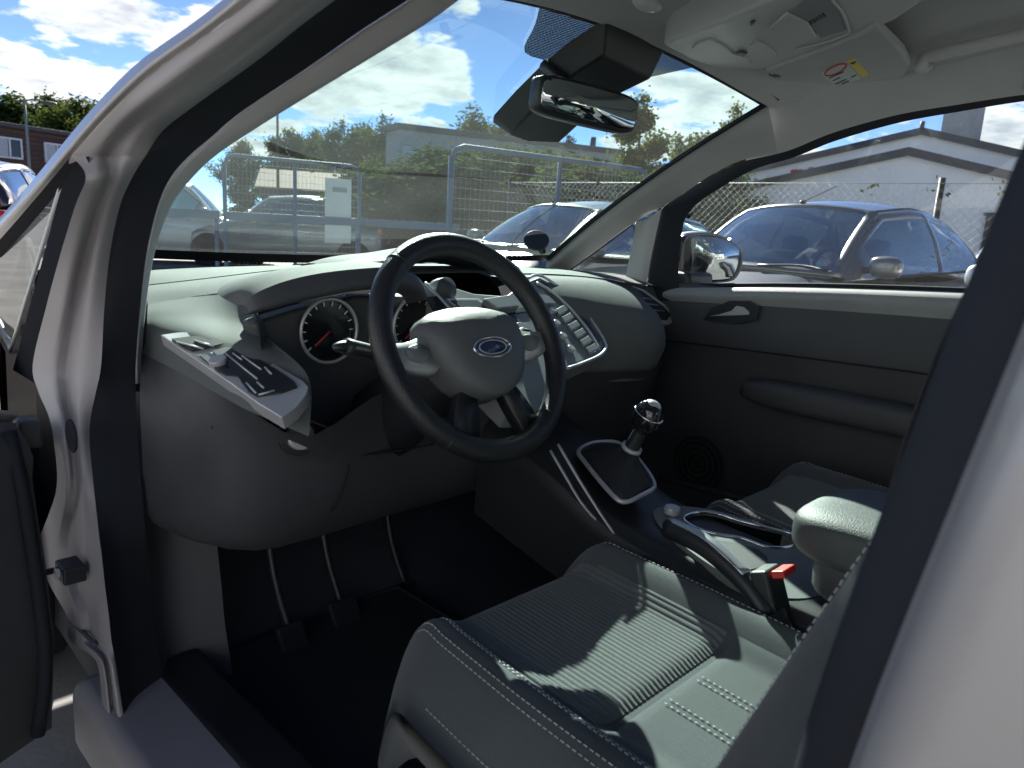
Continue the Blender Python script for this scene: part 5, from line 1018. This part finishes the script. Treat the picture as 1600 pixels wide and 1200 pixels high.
# pylon sign seen in the passenger mirror
py_ = thing('pylon_sign', 'grey pylon sign with white panel, seen in the passenger mirror', 'sign', (3.2, -19, 0), rad(180))
for s in (-.9, .9): tube('leg', [(s, 0, 0), (s, 0, 5.0)], .08, GALV, py_, seg=8)
box('board', (0, 0, 4.1), (2.2, .15, 2.6), LB, py_, bevel=.02); bd = box('panel', (0, -.10, 4.5), (1.9, .06, .95), WHITE, py_, bevel=.01)
for k in range(8): box('sign_letter', (-.78+.222*k, -.14, 4.45), (.13, .02, .5), REDINK if k % 2 else INK, bd, bevel=.01)

# ================================================================== poles
def lamp_post(name, label, c, h, arm=True, m=None):
    r = thing(name, label, 'lamp post' if arm else 'pole', (c[0], c[1], 0)); m = m or GALV
    tube('pole', [(0, 0, 0), (0, 0, h*.97)], lambda t: .09-.04*t, m, r, seg=10, n=6)
    if arm: tube('arm', [(0, 0, h*.955), (.05, -.02, h*1.0), (.5, -.2, h*1.02), (.75, -.3, h*1.005)], .045, m, r, n=14, seg=8); blob('lantern', (1.0, -.40, h*1.0), (.36, .2, .09), DASH2, r, e=(.7, .7), nu=16, nv=8)
    return r
c = at_range(46, 265, 47); lamp_post('lamp_post', 'slim street lamp in front of the brown timber building', c, 5.9)
c = at_range(434, 250, 40); lamp_post('flag_pole', 'thin dark pole rising behind the low mesh panel', c, 6.9, False, POSTM)

# ================================================================== trees and hedge
def leaf_mat(name, col, tr=.35):
    m = bpy.data.materials.new(name); m.use_nodes = True; t = m.node_tree; t.nodes.clear(); n = t.nodes.new; l = t.links.new
    o = n('ShaderNodeOutputMaterial'); oi = n('ShaderNodeTexCoord'); nz = n('ShaderNodeTexNoise'); nz.inputs['Scale'].default_value = 1.3; nz.inputs['Detail'].default_value = 6; l(oi.outputs['Object'], nz.inputs['Vector'])
    rp = n('ShaderNodeValToRGB'); l(nz.outputs['Fac'], rp.inputs[0]); rp.color_ramp.elements[0].position = .32; rp.color_ramp.elements[1].position = .7
    rp.color_ramp.elements[0].color = (col[0]*.62, col[1]*.66, col[2]*.6, 1); rp.color_ramp.elements[1].color = (col[0]*1.5, col[1]*1.3, col[2]*1.05, 1)
    d = n('ShaderNodeBsdfDiffuse'); tl = n('ShaderNodeBsdfTranslucent'); l(rp.outputs[0], d.inputs[0]); l(rp.outputs[0], tl.inputs[0]); mx_ = n('ShaderNodeMixShader'); mx_.inputs[0].default_value = tr
    l(d.outputs[0], mx_.inputs[1]); l(tl.outputs[0], mx_.inputs[2]); l(mx_.outputs[0], o.inputs[0]); return m
LEAF = [leaf_mat('foliage_mid', (.075, .105, .032)), leaf_mat('foliage_dark', (.050, .078, .028)), leaf_mat('foliage_yellow', (.105, .125, .030))]
BARK = mat('bark', (.10, .085, .07), .9, var=.3, vscale=8, bump=.6, bscale=40)
def tree_meshes(seed, h, rw, base, n, leaf, style):
    rnd = random.Random(seed); parts = []; tips = []
    top = Vector((rnd.uniform(-.2, .2), rnd.uniform(-.2, .2), h*.9)); tr = [Vector((0, 0, 0)), Vector((rnd.uniform(-.1, .1), rnd.uniform(-.1, .1), h*.3)), Vector((rnd.uniform(-.2, .2), rnd.uniform(-.2, .2), h*.6)), top]
    tr = [Vector(q) for q in cr([tuple(q) for q in tr], 12)]; parts.append(tube_data(tr, lambda t: h*.022*(1-.85*t), 8))
    nl = 13 if style != 'poplar' else 18
    for i in range(nl):
        f = base+(.95-base)*i/nl; p = tr[min(11, int(f*11.5))]; a = i*2.4+rnd.uniform(-.4, .4)
        prof = math.sin(math.pi*min(1, max(.08, (f-base)/(1-base)*.85+.16)))**.7; reach = rw*prof*rnd.uniform(.7, 1.1); up = (.55 if style != 'poplar' else 1.6)*reach*rnd.uniform(.6, 1.2)
        e = p+Vector((math.cos(a)*reach, math.sin(a)*reach, up)); m_ = (p+e)/2+Vector((rnd.uniform(-.2, .2), rnd.uniform(-.2, .2), -.1*reach))
        pts = [Vector(q) for q in cr([tuple(p), tuple(m_), tuple(e)], 6)]; parts.append(tube_data(pts, lambda t: h*.008*(1-.8*t), 5))
        for k in (2, 3, 4, 5): tips.append((pts[k], .30+.12*k))
        for b_ in range(3):
            s = pts[rnd.choice((2, 3, 4))]; e2 = s+Vector((rnd.uniform(-1, 1), rnd.uniform(-1, 1), rnd.uniform(-.1, .9)))*reach*.45; parts.append(tube_data([s, (s+e2)/2+Vector((0, 0, .05)), e2], lambda t: h*.004*(1-.7*t), 4)); tips.append((e2, .8)); tips.append(((s+e2)/2, .6))
    tips.append((top, .7)); tips.append((top+Vector((0, 0, h*.06)), .4))
    V = []; Fc = []; clump = rw*.30
    for q in range(n):
        c, wgt = tips[rnd.randrange(len(tips))]
        o = Vector((rnd.gauss(0, 1), rnd.gauss(0, 1), rnd.gauss(0, .8)))*clump*.55*(.5+wgt*.6); p = c+o
        if p.z < h*base*.75: continue
        a = Vector((rnd.uniform(-1, 1), rnd.uniform(-1, 1), rnd.uniform(-.6, .6))).normalized()*leaf*rnd.uniform(.6, 1.3); b = a.orthogonal().normalized(); b = (Matrix.Rotation(rnd.uniform(0, 6.28), 3, a.normalized()) @ b)*leaf*rnd.uniform(.35, .7)
        k = len(V); V += [p-a, p+b, p+a, p-b]; Fc.append((k, k+1, k+2, k+3))
    return join_data(parts), (V, Fc)
TREES = {}
def tree(label, loc, h, kind, rz, name='tree', group='trees', s=1.0, cat='tree'):
    if kind not in TREES:
        seed, rw, base, n, leaf, style, li = kind_def[kind]; (tv, tf), (lv, lf) = tree_meshes(seed, 8., rw, base, n, leaf, style)
        mt = bpy.data.meshes.new('trunk'); mt.from_pydata([tuple(v) for v in tv], [], tf); mt.materials.append(BARK); mt.shade_smooth()
        ml = bpy.data.meshes.new('crown'); ml.from_pydata([tuple(v) for v in lv], [], lf); ml.materials.append(LEAF[li]); TREES[kind] = (mt, ml)
    r = thing(name, label, cat, (loc[0], loc[1], 0), rz, group); k = h/8.; r.scale = (k*s, k*s, k)
    for nm, me in zip(('trunk', 'crown'), TREES[kind]): o = bpy.data.objects.new(nm, me); COL.objects.link(o); o.parent = r
    return r
kind_def = {'broad': (3, 2.6, .16, 16000, .15, 'broad', 0), 'loose': (8, 2.3, .2, 8000, .13, 'broad', 0), 'poplar': (5, 1.3, .12, 9000, .13, 'poplar', 1), 'dark': (11, 2.6, .06, 18000, .15, 'broad', 1), 'young': (17, 1.8, .12, 12000, .12, 'broad', 2)}
def put(px, py, rng, label, kind, rz, s=1.0, group='trees'):
    p = at_range(px, py, rng); tree(label, p, max(1.5, p[2]/.98), kind, rz, s=s, group=group)
G1 = 'trees at far left beyond the timber building'
put(20, 150, 72, 'round tree behind the left end of the timber building', 'dark', .3, 1.1, G1); put(75, 152, 76, 'tree directly behind the street lamp', 'dark', 1.4, 1.1, G1)
put(118, 156, 66, 'tree between the street lamp and the car pillar', 'broad', 2.2, 1.0, G1); put(152, 162, 62, 'small tree touching the outer car pillar at left', 'loose', 4.0, .9, G1); put(-40, 158, 70, 'tree at the left picture edge behind the timber building', 'dark', 5.0, 1.1, G1)
G2 = 'row of trees beyond the mesh panel'
for (px, py, rg, kd, rz, lb) in [(380, 222, 66, 'dark', .4, 'tree partly hidden by the inner pillar trim'), (450, 205, 62, 'dark', 1.9, 'dark tree just right of the thin pole'), (492, 208, 70, 'broad', 3.0, 'tree in the row above the notice board'), (530, 190, 64, 'loose', 4.4, 'tall airy tree in the middle of the row'),
                                 (572, 200, 66, 'broad', 5.5, 'tree in the row left of the bare wispy one'), (605, 184, 56, 'loose', .9, 'wispy tree at the right end of the row')]:
    put(px, py, rg, lb, kd, rz, .85, G2)
put(735, 172, 48, 'round airy tree above the grey hall roof', 'loose', 2.6, 1.0); put(790, 196, 46, 'tree half hidden by the sensor cover', 'broad', 3.9, 1.0); put(865, 208, 60, 'small conifer-like tree left of the interior mirror foot', 'poplar', 1.0, .8); put(890, 212, 62, 'slim tree top under the interior mirror', 'poplar', 2.2, .8)
put(1008, 150, 27, 'yellow-green pointed tree right of the interior mirror', 'young', .5, .95); put(1060, 215, 30, 'bushy tree beside the pointed one', 'young', 2.5, 1.0); put(1150, 166, 29, 'yellow-green tree in the upper right of the windscreen', 'young', 4.1, .8); put(1110, 215, 31, 'tree low in the right corner of the windscreen', 'broad', 5.1, 1.0); put(1195, 205, 30, 'tree behind the passenger screen pillar', 'broad', 1.1, .9)
put(1130, 262, 17, 'dense tree seen through the passenger window front corner', 'dark', 2.0, 1.1); put(1195, 285, 19, 'low tree against the left end of the white building', 'broad', 3.3, 1.0); put(1085, 255, 16, 'bushy tree behind the passenger quarter light', 'dark', .8, 1.1)
# hedge shrubs in front of the hall
G3 = 'shrubs of the overgrown hedge'
hs_ = [(590, 282, 17, 'low yellow-tipped shrub at the left end of the hedge', 'young'), (630, 262, 17.5, 'shrub in the hedge left of the steering wheel top', 'dark'), (680, 240, 18, 'tall hedge shrub above the steering wheel', 'dark'), (735, 243, 18.5, 'hedge shrub behind the framed panel corner', 'dark'), (790, 238, 18, 'hedge shrub below the sensor cover', 'dark'),
       (850, 245, 18, 'hedge shrub below the interior mirror', 'broad'), (905, 252, 18, 'yellowish hedge shrub right of the interior mirror centre', 'young'), (955, 262, 17.5, 'hedge shrub under the pointed tree', 'broad'), (1005, 280, 17, 'hedge shrub beside the passenger screen pillar', 'dark'), (555, 300, 18.5, 'lowest shrub behind the notice board', 'dark')]
for i, (px, py, rg, lb, kd) in enumerate(hs_):
    p = at_range(px, py, rg); tree(lb, p, p[2]/.96, kd, i*1.7, name='shrub', group=G3, s=2.1, cat='shrub')
# trees behind the camera, seen in the mirrors
for i, (x, y, h) in enumerate([(-2, -24, 9), (.5, -25, 10), (5.2, -24, 9.5), (9, -27, 10), (14, -26, 9), (-9, -26, 9)]): tree('tree behind the car, %s in the passenger mirror' % ['left of the pylon', 'beside the pylon', 'right of the pylon', 'far right', 'at the outer edge', 'at the inner edge'][i], (x, y), h, 'broad', i*1.1, group='trees behind the car')
# creeper leaves caught on the chain-link fence
rnd = random.Random(4); V = []; Fc = []
for (y, z) in [(2.05, 1.84), (1.75, 1.80), (1.5, 1.83), (.9, 1.78), (.2, 1.6), (.0, 1.45), (1.2, 1.86), (2.6, 1.82), (3.3, 1.8), (-.2, 1.7), (.55, 1.72)]:
    for q in range(7):
        p = Vector((rnd.gauss(0, .02), y-2+rnd.gauss(0, .05), z+rnd.gauss(0, .05))); a = Vector((rnd.uniform(-1, 1), rnd.uniform(-1, 1), rnd.uniform(-1, 1))).normalized()*.03; b = a.orthogonal().normalized()*.02; k = len(V); V += [p-a, p+b, p+a, p-b]; Fc.append((k, k+1, k+2, k+3))
o = mesh_obj('creeper_leaves', V, Fc, LEAF[2], cl, smooth=False); o['kind'] = 'stuff'
